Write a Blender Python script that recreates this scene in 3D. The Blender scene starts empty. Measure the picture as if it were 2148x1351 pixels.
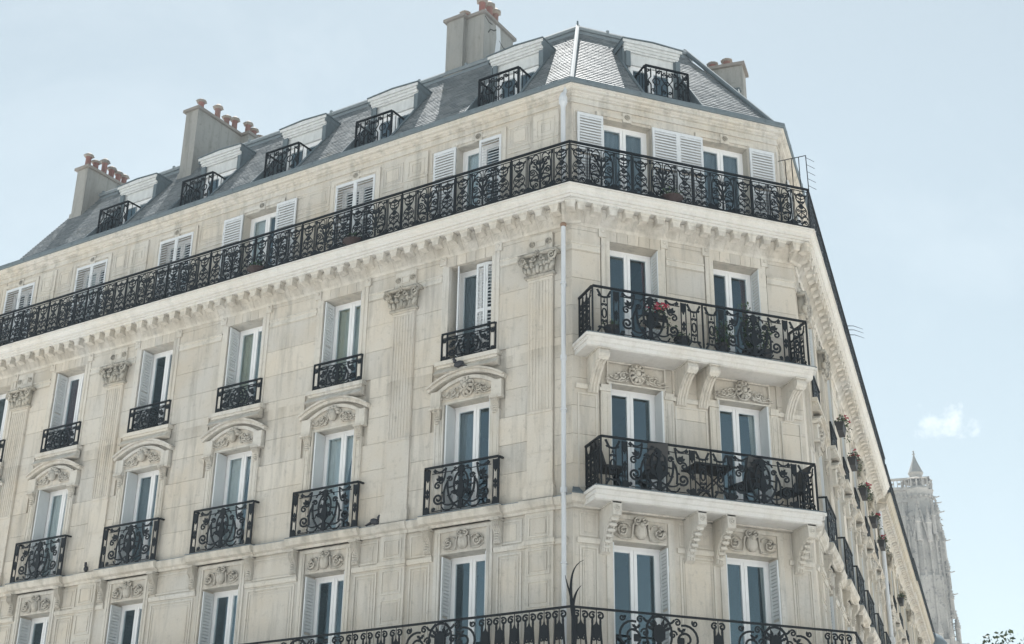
import bpy, math, random
from mathutils import Matrix, Vector
random.seed(7)
R = math.radians
sc = bpy.context.scene

# ------------------------------------------------------------------ camera
FPX, CW = 2911.56, 2148.0
YAW, PITCH, ROLL = R(19.838), R(23.609), R(0.829)
ZO = 12.074                                   # height of the fourth-floor sills above the street
cam_d = bpy.data.cameras.new('camera')
cam = bpy.data.objects.new('camera', cam_d); sc.collection.objects.link(cam); sc.camera = cam
cam_d.sensor_width = 36.0; cam_d.lens = FPX / CW * 36.0; cam_d.clip_start = 0.1; cam_d.clip_end = 6000
fw = Vector((math.sin(YAW) * math.cos(PITCH), math.cos(YAW) * math.cos(PITCH), math.sin(PITCH)))
rt = Vector((math.cos(YAW), -math.sin(YAW), 0)); up = rt.cross(fw)
r2 = rt * math.cos(ROLL) + up * math.sin(ROLL); u2 = -rt * math.sin(ROLL) + up * math.cos(ROLL)
cam.matrix_world = Matrix(((r2.x, u2.x, -fw.x, -9.380), (r2.y, u2.y, -fw.y, -22.592), (r2.z, u2.z, -fw.z, 1.6), (0, 0, 0, 1)))

# ------------------------------------------------------------------ light
SUN_EL, SUN_AZ = R(62), R(20)                 # azimuth from +Y towards +X
w = bpy.data.worlds.new('World'); sc.world = w; w.use_nodes = True
nt = w.node_tree; N = nt.nodes; L_ = nt.links
bgn = N['Background']
sky = N.new('ShaderNodeTexSky'); sky.sky_type = 'NISHITA'; sky.sun_disc = False
sky.sun_elevation = SUN_EL; sky.sun_rotation = SUN_AZ
sky.air_density = 1.0; sky.dust_density = 0.3; sky.ozone_density = 1.0; sky.altitude = 30
hs = N.new('ShaderNodeHueSaturation'); hs.inputs['Saturation'].default_value = 0.42
L_.new(sky.outputs[0], hs.inputs['Color'])
# small cumulus low over the street
tc = N.new('ShaderNodeTexCoord')
caz, cel = R(38.25), R(18.75)
cdir = Vector((math.sin(caz) * math.cos(cel), math.cos(caz) * math.cos(cel), math.sin(cel)))
cr = Vector((math.cos(caz), -math.sin(caz), 0)); cu = cr.cross(cdir)
def dotn(v):
    d = N.new('ShaderNodeVectorMath'); d.operation = 'DOT_PRODUCT'; d.inputs[1].default_value = v
    L_.new(tc.outputs['Generated'], d.inputs[0]); return d.outputs['Value']
def mth(op, a, b=None, clamp=False):
    m = N.new('ShaderNodeMath'); m.operation = op; m.use_clamp = clamp
    for i, x in enumerate((a, b)):
        if x is None: continue
        if isinstance(x, (int, float)): m.inputs[i].default_value = x
        else: L_.new(x, m.inputs[i])
    return m.outputs[0]
nz = N.new('ShaderNodeTexNoise'); nz.inputs['Scale'].default_value = 75; nz.inputs['Detail'].default_value = 9; nz.inputs['Roughness'].default_value = .62
L_.new(tc.outputs['Generated'], nz.inputs['Vector'])
ex = mth('DIVIDE', dotn(cr), 0.021); ez = mth('DIVIDE', dotn(cu), 0.0125)
rr = mth('SQRT', mth('ADD', mth('MULTIPLY', ex, ex), mth('MULTIPLY', ez, ez)))
cl = mth('SUBTRACT', 1.0, rr); cl = mth('ADD', cl, mth('MULTIPLY', mth('SUBTRACT', nz.outputs['Fac'], 0.5), 4.0))
cl = mth('MULTIPLY', cl, 0.75, True)
cl = mth('MULTIPLY', cl, mth('GREATER_THAN', dotn(cdir), 0.9)); cl = mth('MULTIPLY', cl, 0.7)
hzn = N.new('ShaderNodeTexNoise'); hzn.inputs['Scale'].default_value = 3.2; hzn.inputs['Detail'].default_value = 7; hzn.inputs['Roughness'].default_value = .6; hzn.inputs['Distortion'].default_value = .4
L_.new(tc.outputs['Generated'], hzn.inputs['Vector'])
veil = mth('MULTIPLY', mth('SUBTRACT', hzn.outputs['Fac'], 0.5), 0.5, True)
mx = N.new('ShaderNodeMixRGB'); mx.inputs[2].default_value = (7.6, 7.9, 8.2, 1)
L_.new(cl, mx.inputs[0]); tn = N.new('ShaderNodeMixRGB'); tn.blend_type = 'MULTIPLY'; tn.inputs[0].default_value = 1; tn.inputs[2].default_value = (.90, .965, .90, 1)
L_.new(hs.outputs[0], tn.inputs[1]); em = N.new('ShaderNodeMapRange'); em.inputs['From Min'].default_value = .12; em.inputs['From Max'].default_value = .5; em.inputs['To Min'].default_value = .84; em.inputs['To Max'].default_value = 1.0
L_.new(dotn((0, 0, 1)), em.inputs['Value']); sc2 = N.new('ShaderNodeVectorMath'); sc2.operation = 'SCALE'; L_.new(tn.outputs[0], sc2.inputs[0]); L_.new(em.outputs[0], sc2.inputs['Scale'])
vl = N.new('ShaderNodeMixRGB'); vl.inputs[2].default_value = (9.5, 9.8, 9.9, 1); L_.new(veil, vl.inputs[0]); L_.new(sc2.outputs[0], vl.inputs[1]); L_.new(vl.outputs[0], mx.inputs[1]); L_.new(mx.outputs[0], bgn.inputs['Color'])
bgn.inputs['Strength'].default_value = 0.06
sd = bpy.data.lights.new('sun', 'SUN'); sd.energy = 5.0; sd.angle = R(0.53); sd.color = (1.0, 0.98, 0.945)
sun = bpy.data.objects.new('sun', sd); sc.collection.objects.link(sun)
SV = Vector((math.sin(SUN_AZ) * math.cos(SUN_EL), math.cos(SUN_AZ) * math.cos(SUN_EL), math.sin(SUN_EL)))
sun.rotation_euler = SV.to_track_quat('Z', 'Y').to_euler(); sun.location = (0, 0, 60)
sc.view_settings.view_transform = 'Standard'; sc.view_settings.look = 'None'
sc.view_settings.exposure = 1.5; sc.view_settings.gamma = 1.0; sc.view_settings.use_curve_mapping = False
sc.cycles.max_bounces = 6; sc.cycles.volume_bounces = 0; sc.cycles.transparent_max_bounces = 12
try: sc.cycles.volume_step_rate = 10.0; sc.cycles.volume_max_steps = 16
except Exception: pass

# ------------------------------------------------------------------ materials
def newmat(name, col=(.5, .5, .5), rough=.6, metal=0., spec=None):
    m = bpy.data.materials.new(name); m.use_nodes = True
    b = m.node_tree.nodes['Principled BSDF']
    b.inputs['Base Color'].default_value = (*col, 1); b.inputs['Roughness'].default_value = rough
    b.inputs['Metallic'].default_value = metal
    if spec is not None: b.inputs['Specular IOR Level'].default_value = spec
    return m, m.node_tree, b
def mixmul(nt, colA, fac_node_out, lo, hi):
    """multiply colour by map(fac, lo..hi)"""
    mr = nt.nodes.new('ShaderNodeMapRange'); mr.inputs['To Min'].default_value = lo; mr.inputs['To Max'].default_value = hi
    nt.links.new(fac_node_out, mr.inputs['Value'])
    vm = nt.nodes.new('ShaderNodeVectorMath'); vm.operation = 'SCALE'
    if isinstance(colA, tuple): vm.inputs[0].default_value = colA[:3]
    else: nt.links.new(colA, vm.inputs[0])
    nt.links.new(mr.outputs[0], vm.inputs['Scale']); return vm.outputs[0]
def noise(nt, scale, detail=4, vec=None, rough=.55):
    n = nt.nodes.new('ShaderNodeTexNoise'); n.inputs['Scale'].default_value = scale
    n.inputs['Detail'].default_value = detail; n.inputs['Roughness'].default_value = rough
    if vec is not None: nt.links.new(vec, n.inputs['Vector'])
    return n.outputs['Fac']
def ramp(nt, fac, p0, p1, c0, c1):
    r = nt.nodes.new('ShaderNodeValToRGB'); e = r.color_ramp.elements
    e[0].position = p0; e[1].position = p1; e[0].color = (*c0, 1); e[1].color = (*c1, 1)
    nt.links.new(fac, r.inputs[0]); return r.outputs[0]
def mixc(nt, fac, a, b, mode='MIX'):
    m = nt.nodes.new('ShaderNodeMixRGB'); m.blend_type = mode
    for i, x in enumerate((fac, a, b)):
        if isinstance(x, (int, float)): m.inputs[i].default_value = x
        elif isinstance(x, tuple): m.inputs[i].default_value = (*x[:3], 1)
        else: nt.links.new(x, m.inputs[i])
    return m.outputs[0]
def geo_pos(nt): return nt.nodes.new('ShaderNodeNewGeometry').outputs['Position']
def mapping(nt, vec, scale):
    m = nt.nodes.new('ShaderNodeMapping'); m.inputs['Scale'].default_value = scale
    nt.links.new(vec, m.inputs['Vector']); return m.outputs[0]
def bump(nt, b, h, strength, dist=.01):
    bp = nt.nodes.new('ShaderNodeBump'); bp.inputs['Strength'].default_value = strength; bp.inputs['Distance'].default_value = dist
    nt.links.new(h, bp.inputs['Height']); nt.links.new(bp.outputs[0], b.inputs['Normal'])

def stone_mat(name, base, warm, grime, tint=.16, grime_amt=.5):
    m, t, b = newmat(name, rough=.88, spec=.25)
    pos = geo_pos(t)
    oi = t.nodes.new('ShaderNodeObjectInfo').outputs['Random']
    m5 = t.nodes.new('ShaderNodeMath'); m5.operation = 'MULTIPLY'; m5.inputs[1].default_value = .5; t.links.new(oi, m5.inputs[0])
    c = mixc(t, m5.outputs[0], base, warm)
    big = noise(t, .9, 5, pos)
    c = mixc(t, ramp(t, big, .38, .66, (0, 0, 0), (1, 1, 1)), c, warm)
    c = mixmul(t, c, oi, 1 - tint / 2, 1 + tint / 2)
    st = noise(t, 1.0, 6, mapping(t, pos, (5.0, 5.0, .55)), .65)
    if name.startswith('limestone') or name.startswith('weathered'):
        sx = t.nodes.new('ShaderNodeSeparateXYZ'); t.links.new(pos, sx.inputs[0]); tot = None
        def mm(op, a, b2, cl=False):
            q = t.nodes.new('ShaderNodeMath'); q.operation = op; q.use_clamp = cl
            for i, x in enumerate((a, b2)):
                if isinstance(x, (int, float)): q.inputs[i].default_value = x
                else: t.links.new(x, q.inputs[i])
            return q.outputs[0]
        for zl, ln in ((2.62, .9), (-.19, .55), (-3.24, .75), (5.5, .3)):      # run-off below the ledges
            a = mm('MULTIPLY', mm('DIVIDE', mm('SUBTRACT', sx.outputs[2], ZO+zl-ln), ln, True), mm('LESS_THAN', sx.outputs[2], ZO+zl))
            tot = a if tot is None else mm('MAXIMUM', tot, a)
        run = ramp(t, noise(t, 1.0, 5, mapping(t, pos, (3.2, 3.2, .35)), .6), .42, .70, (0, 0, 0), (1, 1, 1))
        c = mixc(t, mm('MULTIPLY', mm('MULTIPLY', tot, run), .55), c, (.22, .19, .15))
    c = mixc(t, mixc(t, 1.0, ramp(t, st, .50, .74, (0, 0, 0), (1, 1, 1)), (grime_amt,) * 3, 'MULTIPLY'), c, grime)
    fl = noise(t, 7, 6, pos, .7)
    c = mixc(t, mixc(t, 1.0, ramp(t, fl, .56, .72, (0, 0, 0), (1, 1, 1)), (grime_amt * .7,) * 3, 'MULTIPLY'), c, grime)
    sp = noise(t, 45, 4, pos)
    c = mixmul(t, c, sp, .86, 1.12)
    t.links.new(c, b.inputs['Base Color'])
    bump(t, b, noise(t, 30, 6, pos), .35, .006)
    return m
M = {}
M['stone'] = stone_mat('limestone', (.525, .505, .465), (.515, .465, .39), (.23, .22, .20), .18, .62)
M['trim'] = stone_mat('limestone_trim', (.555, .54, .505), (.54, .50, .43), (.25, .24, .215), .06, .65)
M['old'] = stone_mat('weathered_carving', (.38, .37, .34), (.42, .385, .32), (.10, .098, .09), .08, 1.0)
M['slab'] = stone_mat('pale_slab_stone', (.60, .595, .575), (.58, .555, .51), (.34, .33, .30), .04, .35)
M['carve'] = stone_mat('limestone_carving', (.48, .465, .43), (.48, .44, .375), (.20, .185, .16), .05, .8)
M['far'] = stone_mat('far_limestone', (.42, .40, .35), (.45, .40, .32), (.20, .19, .17), .1, .6)
M['tower'] = stone_mat('tower_limestone', (.46, .44, .41), (.5, .47, .42), (.13, .13, .125), .1, .75)
m, t, b = newmat('tower_limestone', rough=.9, spec=.2); pos = geo_pos(t)
c = mixc(t, ramp(t, noise(t, .35, 6, pos), .4, .68, (0, 0, 0), (1, 1, 1)), (.40, .38, .35), (.30, .285, .26))
c = mixc(t, ramp(t, noise(t, 1.6, 6, pos, .7), .55, .68, (0, 0, 0), (.75, .75, .85)), c, (.09, .09, .09)); c = mixmul(t, c, noise(t, 5, 4, pos), .75, 1.2)
t.links.new(c, b.inputs['Base Color']); M['tower'] = m
def paint(name, col, rough=.45, dirt=.12):
    m, t, b = newmat(name, col, rough)
    pos = geo_pos(t)
    c = mixmul(t, col, noise(t, 3.5, 6, mapping(t, pos, (3, 3, 1))), 1 - dirt, 1 + dirt * .3)
    t.links.new(c, b.inputs['Base Color']); return m
M['white'] = paint('white_paint', (.80, .81, .82))
M['shutter'] = paint('shutter_paint', (.62, .645, .665), .55, .18)
M['gshutter'] = paint('grey_white_shutter_paint', (.60, .625, .635), .55)
M['dormer'] = paint('dormer_flaking_paint', (.62, .64, .64), .6, .35)
M['iron'] = paint('black_wrought_iron', (.006, .009, .012), .5, .3)
M['iron'].node_tree.nodes['Principled BSDF'].inputs['Specular IOR Level'].default_value = .25
M['zinc'] = paint('zinc_sheet', (.15, .185, .205), .62, .3); M['zinc'].node_tree.nodes['Principled BSDF'].inputs['Specular IOR Level'].default_value = .12
M['zincl'] = paint('pale_zinc_sheet', (.22, .255, .275), .7, .25); M['zincl'].node_tree.nodes['Principled BSDF'].inputs['Specular IOR Level'].default_value = .2
M['pipe'] = paint('white_pipe_paint', (.55, .575, .60), .5, .15)
M['cement'] = stone_mat('chimney_cement', (.27, .275, .265), (.30, .295, .275), (.13, .13, .12), .1, .6)
M['pot'] = stone_mat('terracotta', (.25, .115, .105), (.22, .145, .13), (.14, .11, .10), .25, .7)
M['potcap'] = stone_mat('grey_pot_cap', (.24, .23, .22), (.28, .25, .22), (.12, .12, .11), .2, .4)
M['dark'], t, b = newmat('dark_interior', (.035, .037, .04), .9); t.links.new(mixmul(t, (.06, .058, .055), t.nodes.new('ShaderNodeObjectInfo').outputs['Random'], .3, 2.6), b.inputs['Base Color'])
M['curtain'] = paint('net_curtain', (.72, .73, .71), .9, .25)
M['ycurtain'] = paint('yellow_curtain', (.52, .49, .36), .9, .25)
M['red'] = newmat('red_petals', (.30, .02, .045), .6)[0]
M['gcurtain'] = paint('grey_blind_cloth', (.22, .25, .27), .9, .3)
M['redcur'] = newmat('dark_red_curtain', (.09, .02, .028), .8)[0]
M['bowl'] = newmat('dark_red_bowl', (.025, .014, .014), .7)[0]
M['planter'] = newmat('dark_planter', (.02, .02, .022), .6)[0]
M['chair'] = newmat('black_garden_furniture', (.012, .013, .014), .5)[0]
M['feather'] = newmat('dark_feathers', (.03, .032, .04), .7)[0]
m, t, b = newmat('rusty_copper', (.20, .13, .09), .8); M['rust'] = m
# slate with colour per tile
m, t, b = newmat('roof_slate', (.1, .12, .13), .38, spec=.2)
ri = t.nodes.new('ShaderNodeNewGeometry').outputs['Random Per Island']
c = mixc(t, ri, (.12, .14, .155), (.23, .25, .26)); c = mixmul(t, c, noise(t, 2.0, 5, geo_pos(t)), .7, 1.25); c = mixc(t, ramp(t, noise(t, 1.1, 6, geo_pos(t), .65), .58, .72, (0, 0, 0), (.5, .5, .5)), c, (.12, .12, .09))
t.links.new(c, b.inputs['Base Color'])
mr = t.nodes.new('ShaderNodeMapRange'); mr.inputs['To Min'].default_value = .42; mr.inputs['To Max'].default_value = .62
t.links.new(ri, mr.inputs['Value']); t.links.new(mr.outputs[0], b.inputs['Roughness'])
M['slate'] = m
# leaf
def leafmat(name, c0, c1):
    m, t, b = newmat(name, c0, .55); ri = t.nodes.new('ShaderNodeNewGeometry').outputs['Random Per Island']
    t.links.new(mixc(t, ri, c0, c1), b.inputs['Base Color']); return m
M['leaf'] = leafmat('green_leaves', (.03, .05, .025), (.08, .11, .05))
M['leafd'] = leafmat('dark_green_leaves', (.02, .05, .02), (.06, .10, .04))
M['bark'] = paint('bark', (.10, .085, .07), .9, .4)
# window glass: mirror-like outside, see-through at the rest
m = bpy.data.materials.new('window_glass'); m.use_nodes = True; t = m.node_tree; t.nodes.clear()
o_ = t.nodes.new('ShaderNodeOutputMaterial'); ms = t.nodes.new('ShaderNodeMixShader')
tr = t.nodes.new('ShaderNodeBsdfTransparent'); tr.inputs[0].default_value = (.86, .89, .90, 1)
gl = t.nodes.new('ShaderNodeBsdfGlossy'); gl.inputs['Color'].default_value = (.70, .90, 1.0, 1); gl.inputs['Roughness'].default_value = .03
lw = t.nodes.new('ShaderNodeLayerWeight'); lw.inputs['Blend'].default_value = .5
pw4 = t.nodes.new('ShaderNodeMath'); pw4.operation = 'POWER'; pw4.inputs[1].default_value = 4.0; t.links.new(lw.outputs['Facing'], pw4.inputs[0])
ad = t.nodes.new('ShaderNodeMath'); ad.operation = 'ADD'; ad.use_clamp = True
oi_ = t.nodes.new('ShaderNodeObjectInfo'); m3 = t.nodes.new('ShaderNodeMapRange'); m3.inputs['To Min'].default_value = .07; m3.inputs['To Max'].default_value = .13; t.links.new(oi_.outputs['Random'], m3.inputs['Value']); t.links.new(m3.outputs[0], ad.inputs[1])
t.links.new(pw4.outputs[0], ad.inputs[0]); t.links.new(ad.outputs[0], ms.inputs[0])
t.links.new(tr.outputs[0], ms.inputs[1]); t.links.new(gl.outputs[0], ms.inputs[2]); t.links.new(ms.outputs[0], o_.inputs[0])
M['glass'] = m
m, t, b = newmat('asphalt', (.05, .05, .052), .9)
t.links.new(mixmul(t, (.055, .055, .057), noise(t, 1.2, 8, geo_pos(t)), .7, 1.4), b.inputs['Base Color']); M['asphalt'] = m
m, t, b = newmat('pale_paving', (.36, .34, .30), .9)
t.links.new(mixmul(t, (.50, .49, .47), noise(t, .8, 8, geo_pos(t)), .85, 1.08), b.inputs['Base Color']); M['paving'] = m

# ------------------------------------------------------------------ mesh helpers
class MB:
    def __init__(s): s.v = []; s.f = []
    def quadhex(s, p):            # 8 points: bottom 0-3 (ccw), top 4-7
        n = len(s.v); s.v += p
        s.f += [(n, n+3, n+2, n+1), (n+4, n+5, n+6, n+7), (n, n+1, n+5, n+4), (n+1, n+2, n+6, n+5), (n+2, n+3, n+7, n+6), (n+3, n, n+4, n+7)]
        return s
    def box(s, x0, x1, y0, y1, z0, z1):
        return s.quadhex([(x0, y0, z0), (x1, y0, z0), (x1, y1, z0), (x0, y1, z0), (x0, y0, z1), (x1, y0, z1), (x1, y1, z1), (x0, y1, z1)])
    def mbox(s, x0, x1, y0, y1, z0, z1, m0=0, m1=0):   # box whose ends are mitred: x = x0 + m0*y , x1 - m1*y
        return s.quadhex([(x0+m0*y0, y0, z0), (x1-m1*y0, y0, z0), (x1-m1*y1, y1, z0), (x0+m0*y1, y1, z0),
                          (x0+m0*y0, y0, z1), (x1-m1*y0, y0, z1), (x1-m1*y1, y1, z1), (x0+m0*y1, y1, z1)])
    def mold(s, prof, x0, x1, m0=0, m1=0):   # prof: list (y,z) closed polygon, extruded along x with mitres
        n = len(s.v); k = len(prof)
        s.v += [(x0+m0*y, y, z) for y, z in prof] + [(x1-m1*y, y, z) for y, z in prof]
        s.f += [(n+i, n+(i+1) % k, n+k+(i+1) % k, n+k+i) for i in range(k)]
        s.f += [tuple(n+i for i in range(k))[::-1], tuple(n+k+i for i in range(k))]
        return s
    def prism(s, outl, y0, y1):   # outline (x,z) extruded in y
        n = len(s.v); k = len(outl)
        s.v += [(x, y0, z) for x, z in outl] + [(x, y1, z) for x, z in outl]
        s.f += [(n+i, n+(i+1) % k, n+k+(i+1) % k, n+k+i) for i in range(k)]
        s.f += [tuple(n+i for i in range(k))[::-1], tuple(n+k+i for i in range(k))]
        return s
    def ribbon(s, pts, wd=.016, t=.014, y=0.):  # flat bar in the x-z plane
        n0 = len(s.v); k = len(pts)
        for i, (x, z) in enumerate(pts):
            a = pts[max(i-1, 0)]; c = pts[min(i+1, k-1)]
            dx, dz = c[0]-a[0], c[1]-a[1]; l = math.hypot(dx, dz) or 1
            nx, nz = -dz/l*wd*.98, dx/l*wd*.98
            s.v += [(x+nx, y-t/2, z+nz), (x-nx, y-t/2, z-nz), (x-nx, y+t/2, z-nz), (x+nx, y+t/2, z+nz)]
        for i in range(k-1):
            a = n0+4*i; c = a+4
            for j in range(4): s.f.append((a+j, a+(j+1) % 4, c+(j+1) % 4, c+j))
        s.f += [(n0, n0+3, n0+2, n0+1), (n0+4*k-4, n0+4*k-3, n0+4*k-2, n0+4*k-1)]
        return s
    def tube(s, pts, r, n=6, r1=None):
        pts = [Vector(p) for p in pts]; k = len(pts); n0 = len(s.v)
        for i, p in enumerate(pts):
            d = (pts[min(i+1, k-1)] - pts[max(i-1, 0)]).normalized()
            a = d.orthogonal().normalized() if abs(d.z) > .9 else Vector((0, 0, 1)).cross(d).normalized()
            b_ = d.cross(a); rr = r if r1 is None else r + (r1-r)*i/(k-1)
            for j in range(n):
                q = 2*math.pi*j/n; s.v.append(tuple(p + (a*math.cos(q) + b_*math.sin(q))*rr))
        for i in range(k-1):
            for j in range(n):
                s.f.append((n0+i*n+j, n0+i*n+(j+1) % n, n0+(i+1)*n+(j+1) % n, n0+(i+1)*n+j))
        s.f += [tuple(range(n0, n0+n))[::-1], tuple(range(n0+(k-1)*n, n0+k*n))]
        return s
    def lathe(s, prof, n=12, c=(0, 0, 0)):
        n0 = len(s.v); k = len(prof)
        for r, z in prof:
            for j in range(n):
                q = 2*math.pi*j/n; s.v.append((c[0]+r*math.cos(q), c[1]+r*math.sin(q), c[2]+z))
        for i in range(k-1):
            for j in range(n): s.f.append((n0+i*n+j, n0+i*n+(j+1) % n, n0+(i+1)*n+(j+1) % n, n0+(i+1)*n+j))
        s.f += [tuple(range(n0, n0+n))[::-1], tuple(range(n0+(k-1)*n, n0+k*n))]
        return s
    def ball(s, c, rx, ry, rz, n=8, m=5, rot=0.):
        n0 = len(s.v); ca, sa = math.cos(rot), math.sin(rot)
        for i in range(1, m):
            ph = math.pi*i/m
            for j in range(n):
                q = 2*math.pi*j/n; x, y, z = rx*math.sin(ph)*math.cos(q), ry*math.sin(ph)*math.sin(q), rz*math.cos(ph)
                s.v.append((c[0]+x*ca-z*sa, c[1]+y, c[2]+x*sa+z*ca))
        for i in range(m-2):
            for j in range(n): s.f.append((n0+i*n+j, n0+(i+1)*n+j, n0+(i+1)*n+(j+1) % n, n0+i*n+(j+1) % n))
        s.f += [tuple(range(n0, n0+n)), tuple(range(n0+(m-2)*n, n0+(m-1)*n))[::-1]]
        return s
    def frame(s, x0, x1, z0, z1, wd=.03, o=.018, yb=0.):   # raised moulding rectangle
        y0 = yb-o
        s.box(x0, x1, y0, yb+.01, z0, z0+wd); s.box(x0, x1, y0, yb+.01, z1-wd, z1)
        s.box(x0, x0+wd, y0, yb+.01, z0+wd, z1-wd); s.box(x1-wd, x1, y0, yb+.01, z0+wd, z1-wd)
        return s
    def mesh(s, name, mat, smooth=False):
        me = bpy.data.meshes.new(name); me.from_pydata(s.v, [], s.f)
        if smooth: me.polygons.foreach_set('use_smooth', [True]*len(me.polygons))
        me.materials.append(M[mat] if isinstance(mat, str) else mat); me.update(); return me
WM = {}
COL = sc.collection
def add(name, me=None, parent=None, mat=Matrix()):
    o = bpy.data.objects.new(name, me); COL.objects.link(o); WM[o.name] = mat
    if parent is not None:
        o.parent = parent; o.matrix_basis = WM[parent.name].inverted() @ mat
    else: o.matrix_basis = mat
    return o
def tag(o, label, cat, group=None, kind=None):
    o['label'] = label; o['category'] = cat
    if group: o['group'] = group
    if kind: o['kind'] = kind
    return o
def T(x=0, y=0, z=0): return Matrix.Translation((x, y, z))
CA = {}
def cached(key, fn):
    if key not in CA: CA[key] = fn()
    return CA[key]
def spiral(cx, cz, r, turns, a0, d=1, n=16, k=.82):
    return [(cx + r*(1-k*i/n)*math.cos(a0+d*turns*2*math.pi*i/n), cz + r*(1-k*i/n)*math.sin(a0+d*turns*2*math.pi*i/n)) for i in range(n+1)]
def bez(p0, p1, p2, p3, n=8):
    o = []
    for i in range(n+1):
        t_ = i/n; a = (1-t_)
        o.append(tuple(a**3*p0[k] + 3*a*a*t_*p1[k] + 3*a*t_*t_*p2[k] + t_**3*p3[k] for k in (0, 1)))
    return o
def mir(p): return [(-x, z) for x, z in p]
def leafshape(cx, cz, l, wd, a):
    o = []
    for q, rr in ((0, .0), (.25, .5), (.5, .42), (.62, .62), (.8, .3), (1, 0)):
        o.append((q*l, rr*wd))
    o += [(q, -v) for q, v in o[1:-1]][::-1]
    return [(cx + x*math.cos(a)-z*math.sin(a), cz + x*math.sin(a)+z*math.cos(a)) for x, z in o]

# ------------------------------------------------------------------ ironwork meshes (origin: bottom centre, y = 0)
def panel_upper(wd=1.36, h=.92):        # post N || W || N  (post at left end)
    mb = MB(); W_, H = wd, h
    mb.box(-W_/2-.012, -W_/2+.012, -.014, .014, -.06, H)
    for x in (-.30, -.262, .262, .30): mb.box(x-.009, x+.009, -.007, .007, .05, H-.06)
    for x in (-.28, .28):
        mb.prism([(x-.035, .05), (x+.035, .05), (x+.022, .15), (x-.022, .15)], -.012, .012); mb.prism([(x-.03, H-.07), (x+.03, H-.07), (x+.014, H-.13), (x-.014, H-.13)], -.012, .012)
        mb.ribbon(spiral(x-.04, .10, .035, 1.0, 0, 1, 8)); mb.ribbon(spiral(x+.04, .10, .035, 1.0, math.pi, -1, 8))
    mb.box(-W_/2, W_/2, -.012, .012, .03, .055); mb.box(-W_/2, W_/2, -.007, .007, H-.055, H-.04)
    for sg in (1, -1):                        # wide palmette, mirrored
        f = (lambda p: p) if sg == 1 else mir
        mb.ribbon(f(bez((.0, .22*H), (.1, .26*H), (.14, .34*H), (.235, .30*H))), .009); mb.ribbon(f(bez((.03, .74*H), (.06, .84*H), (.02, .9*H), (.10, .92*H))), .009); mb.ribbon(f(spiral(.215, .88*H, .03, 1.1, 0, 1, 8)), .009); mb.ribbon(f(spiral(.22, .10*H, .035, 1.1, 0, -1, 8)), .010)
        mb.ribbon(f(bez((0, .30*H), (.02, .62*H), (.12, .70*H), (.20, .80*H))), .015)
        mb.ribbon(f(spiral(.115, .735*H, .085, 1.3, -.2, 1, 16)), .012)
        mb.ribbon(f(bez((.03, .30*H), (.06, .55*H), (.22, .66*H), (.232, .50*H))), .012); mb.ribbon(f(spiral(.175, .49*H, .06, 1.25, .0, -1, 14)), .012)
        mb.ribbon(f(bez((.01, .42*H), (.22, .42*H), (.26, .30*H), (.20, .16*H))), .012); mb.ribbon(f(spiral(.10, .18*H, .058, 1.3, 0, -1, 14)), .012)
        mb.ribbon(f(bez((.02, .06*H), (.16, .04*H), (.17, .12*H), (.155, .20*H))), .012)
        mb.ribbon(f(bez((.0, .95*H), (.22, .96*H), (.245, .75*H), (.245, .5*H))), .011); mb.ribbon(f(bez((.245, .5*H), (.245, .2*H), (.18, .08*H), (.04, .05*H))), .011)
        mb.prism(f(leafshape(.03, .28*H, .14, .06, .3)), -.006, .006); mb.prism(f(leafshape(.02, .66*H, .13, .06, .9)), -.006, .006); mb.prism(f(leafshape(.2, .06, .07, .05, 2.6)), -.006, .006)
        mb.prism(f(leafshape(.03, .5*H, .13, .05, 1.0)), -.006, .006); mb.prism(f(leafshape(.14, .33*H, .09, .04, -.4)), -.006, .006)
        mb.prism(f(leafshape(.10, .62*H, .09, .035, .4)), -.006, .006)
    mb.prism([(0, .02), (-.022, .1), (-.012, .25), (-.03, .4), (-.014, .55), (-.026, .64), (0, .74), (.026, .64), (.014, .55), (.03, .4), (.012, .25), (.022, .1)], -.012, .012)
    mb.box(-.006, .006, -.006, .006, .7, H-.04)
    for cx in (-.49, .49):                    # narrow floral stem
        mb.box(cx-.006, cx+.006, -.006, .006, .04, H-.05)
        for xx in (cx-.16, cx+.16): mb.box(xx-.006, xx+.006, -.006, .006, .05, H-.05)
        for q in (.10, .24, .42, .58, .73, .87):
            mb.prism([(cx+(.045 if k % 2 == 0 else .016)*math.cos(k*.785), q*H+(.05 if k % 2 == 0 else .018)*math.sin(k*.785)) for k in range(8)], -.009, .009)
        for sg in (1, -1):
            g = lambda p: [(cx+sg*x, z) for x, z in p]
            mb.ribbon(g(bez((0, .88*H), (.16, .84*H), (.14, .68*H), (.0, .58*H))), .009); mb.ribbon(g(bez((.15, .86*H), (.10, .74*H), (.04, .74*H), (0, .73*H))), .009)
            mb.ribbon(g(bez((0, .58*H), (.17, .50*H), (.17, .32*H), (.0, .24*H))), .009); mb.ribbon(g(spiral(.07, .44*H, .04, 1.1, math.pi*.9, 1, 10)), .009)
            mb.ribbon(g(bez((.14, .22*H), (.12, .34*H), (.03, .34*H), (0, .42*H))), .009); mb.ribbon(g(spiral(.09, .13*H, .045, 1.2, math.pi*.7, -1, 10)), .010)
            mb.ribbon(g(bez((0, .05*H), (.06, .04*H), (.14, .05*H), (.15, .12*H))), .010); mb.ribbon(g(spiral(.10, .82*H, .035, 1.1, math.pi*.4, -1, 8)), .009)
            mb.prism(g(leafshape(0, .80*H, .09, .05, .6)), -.006, .006); mb.prism(g(leafshape(0, .64*H, .10, .045, .35)), -.006, .006)
            mb.prism(g(leafshape(0, .48*H, .10, .05, .9)), -.006, .006); mb.prism(g(leafshape(.02, .28*H, .10, .045, .2)), -.006, .006); mb.prism(g(leafshape(.02, .12*H, .09, .05, .7)), -.006, .006)
    return mb.mesh('railing_panel', 'iron')
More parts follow.
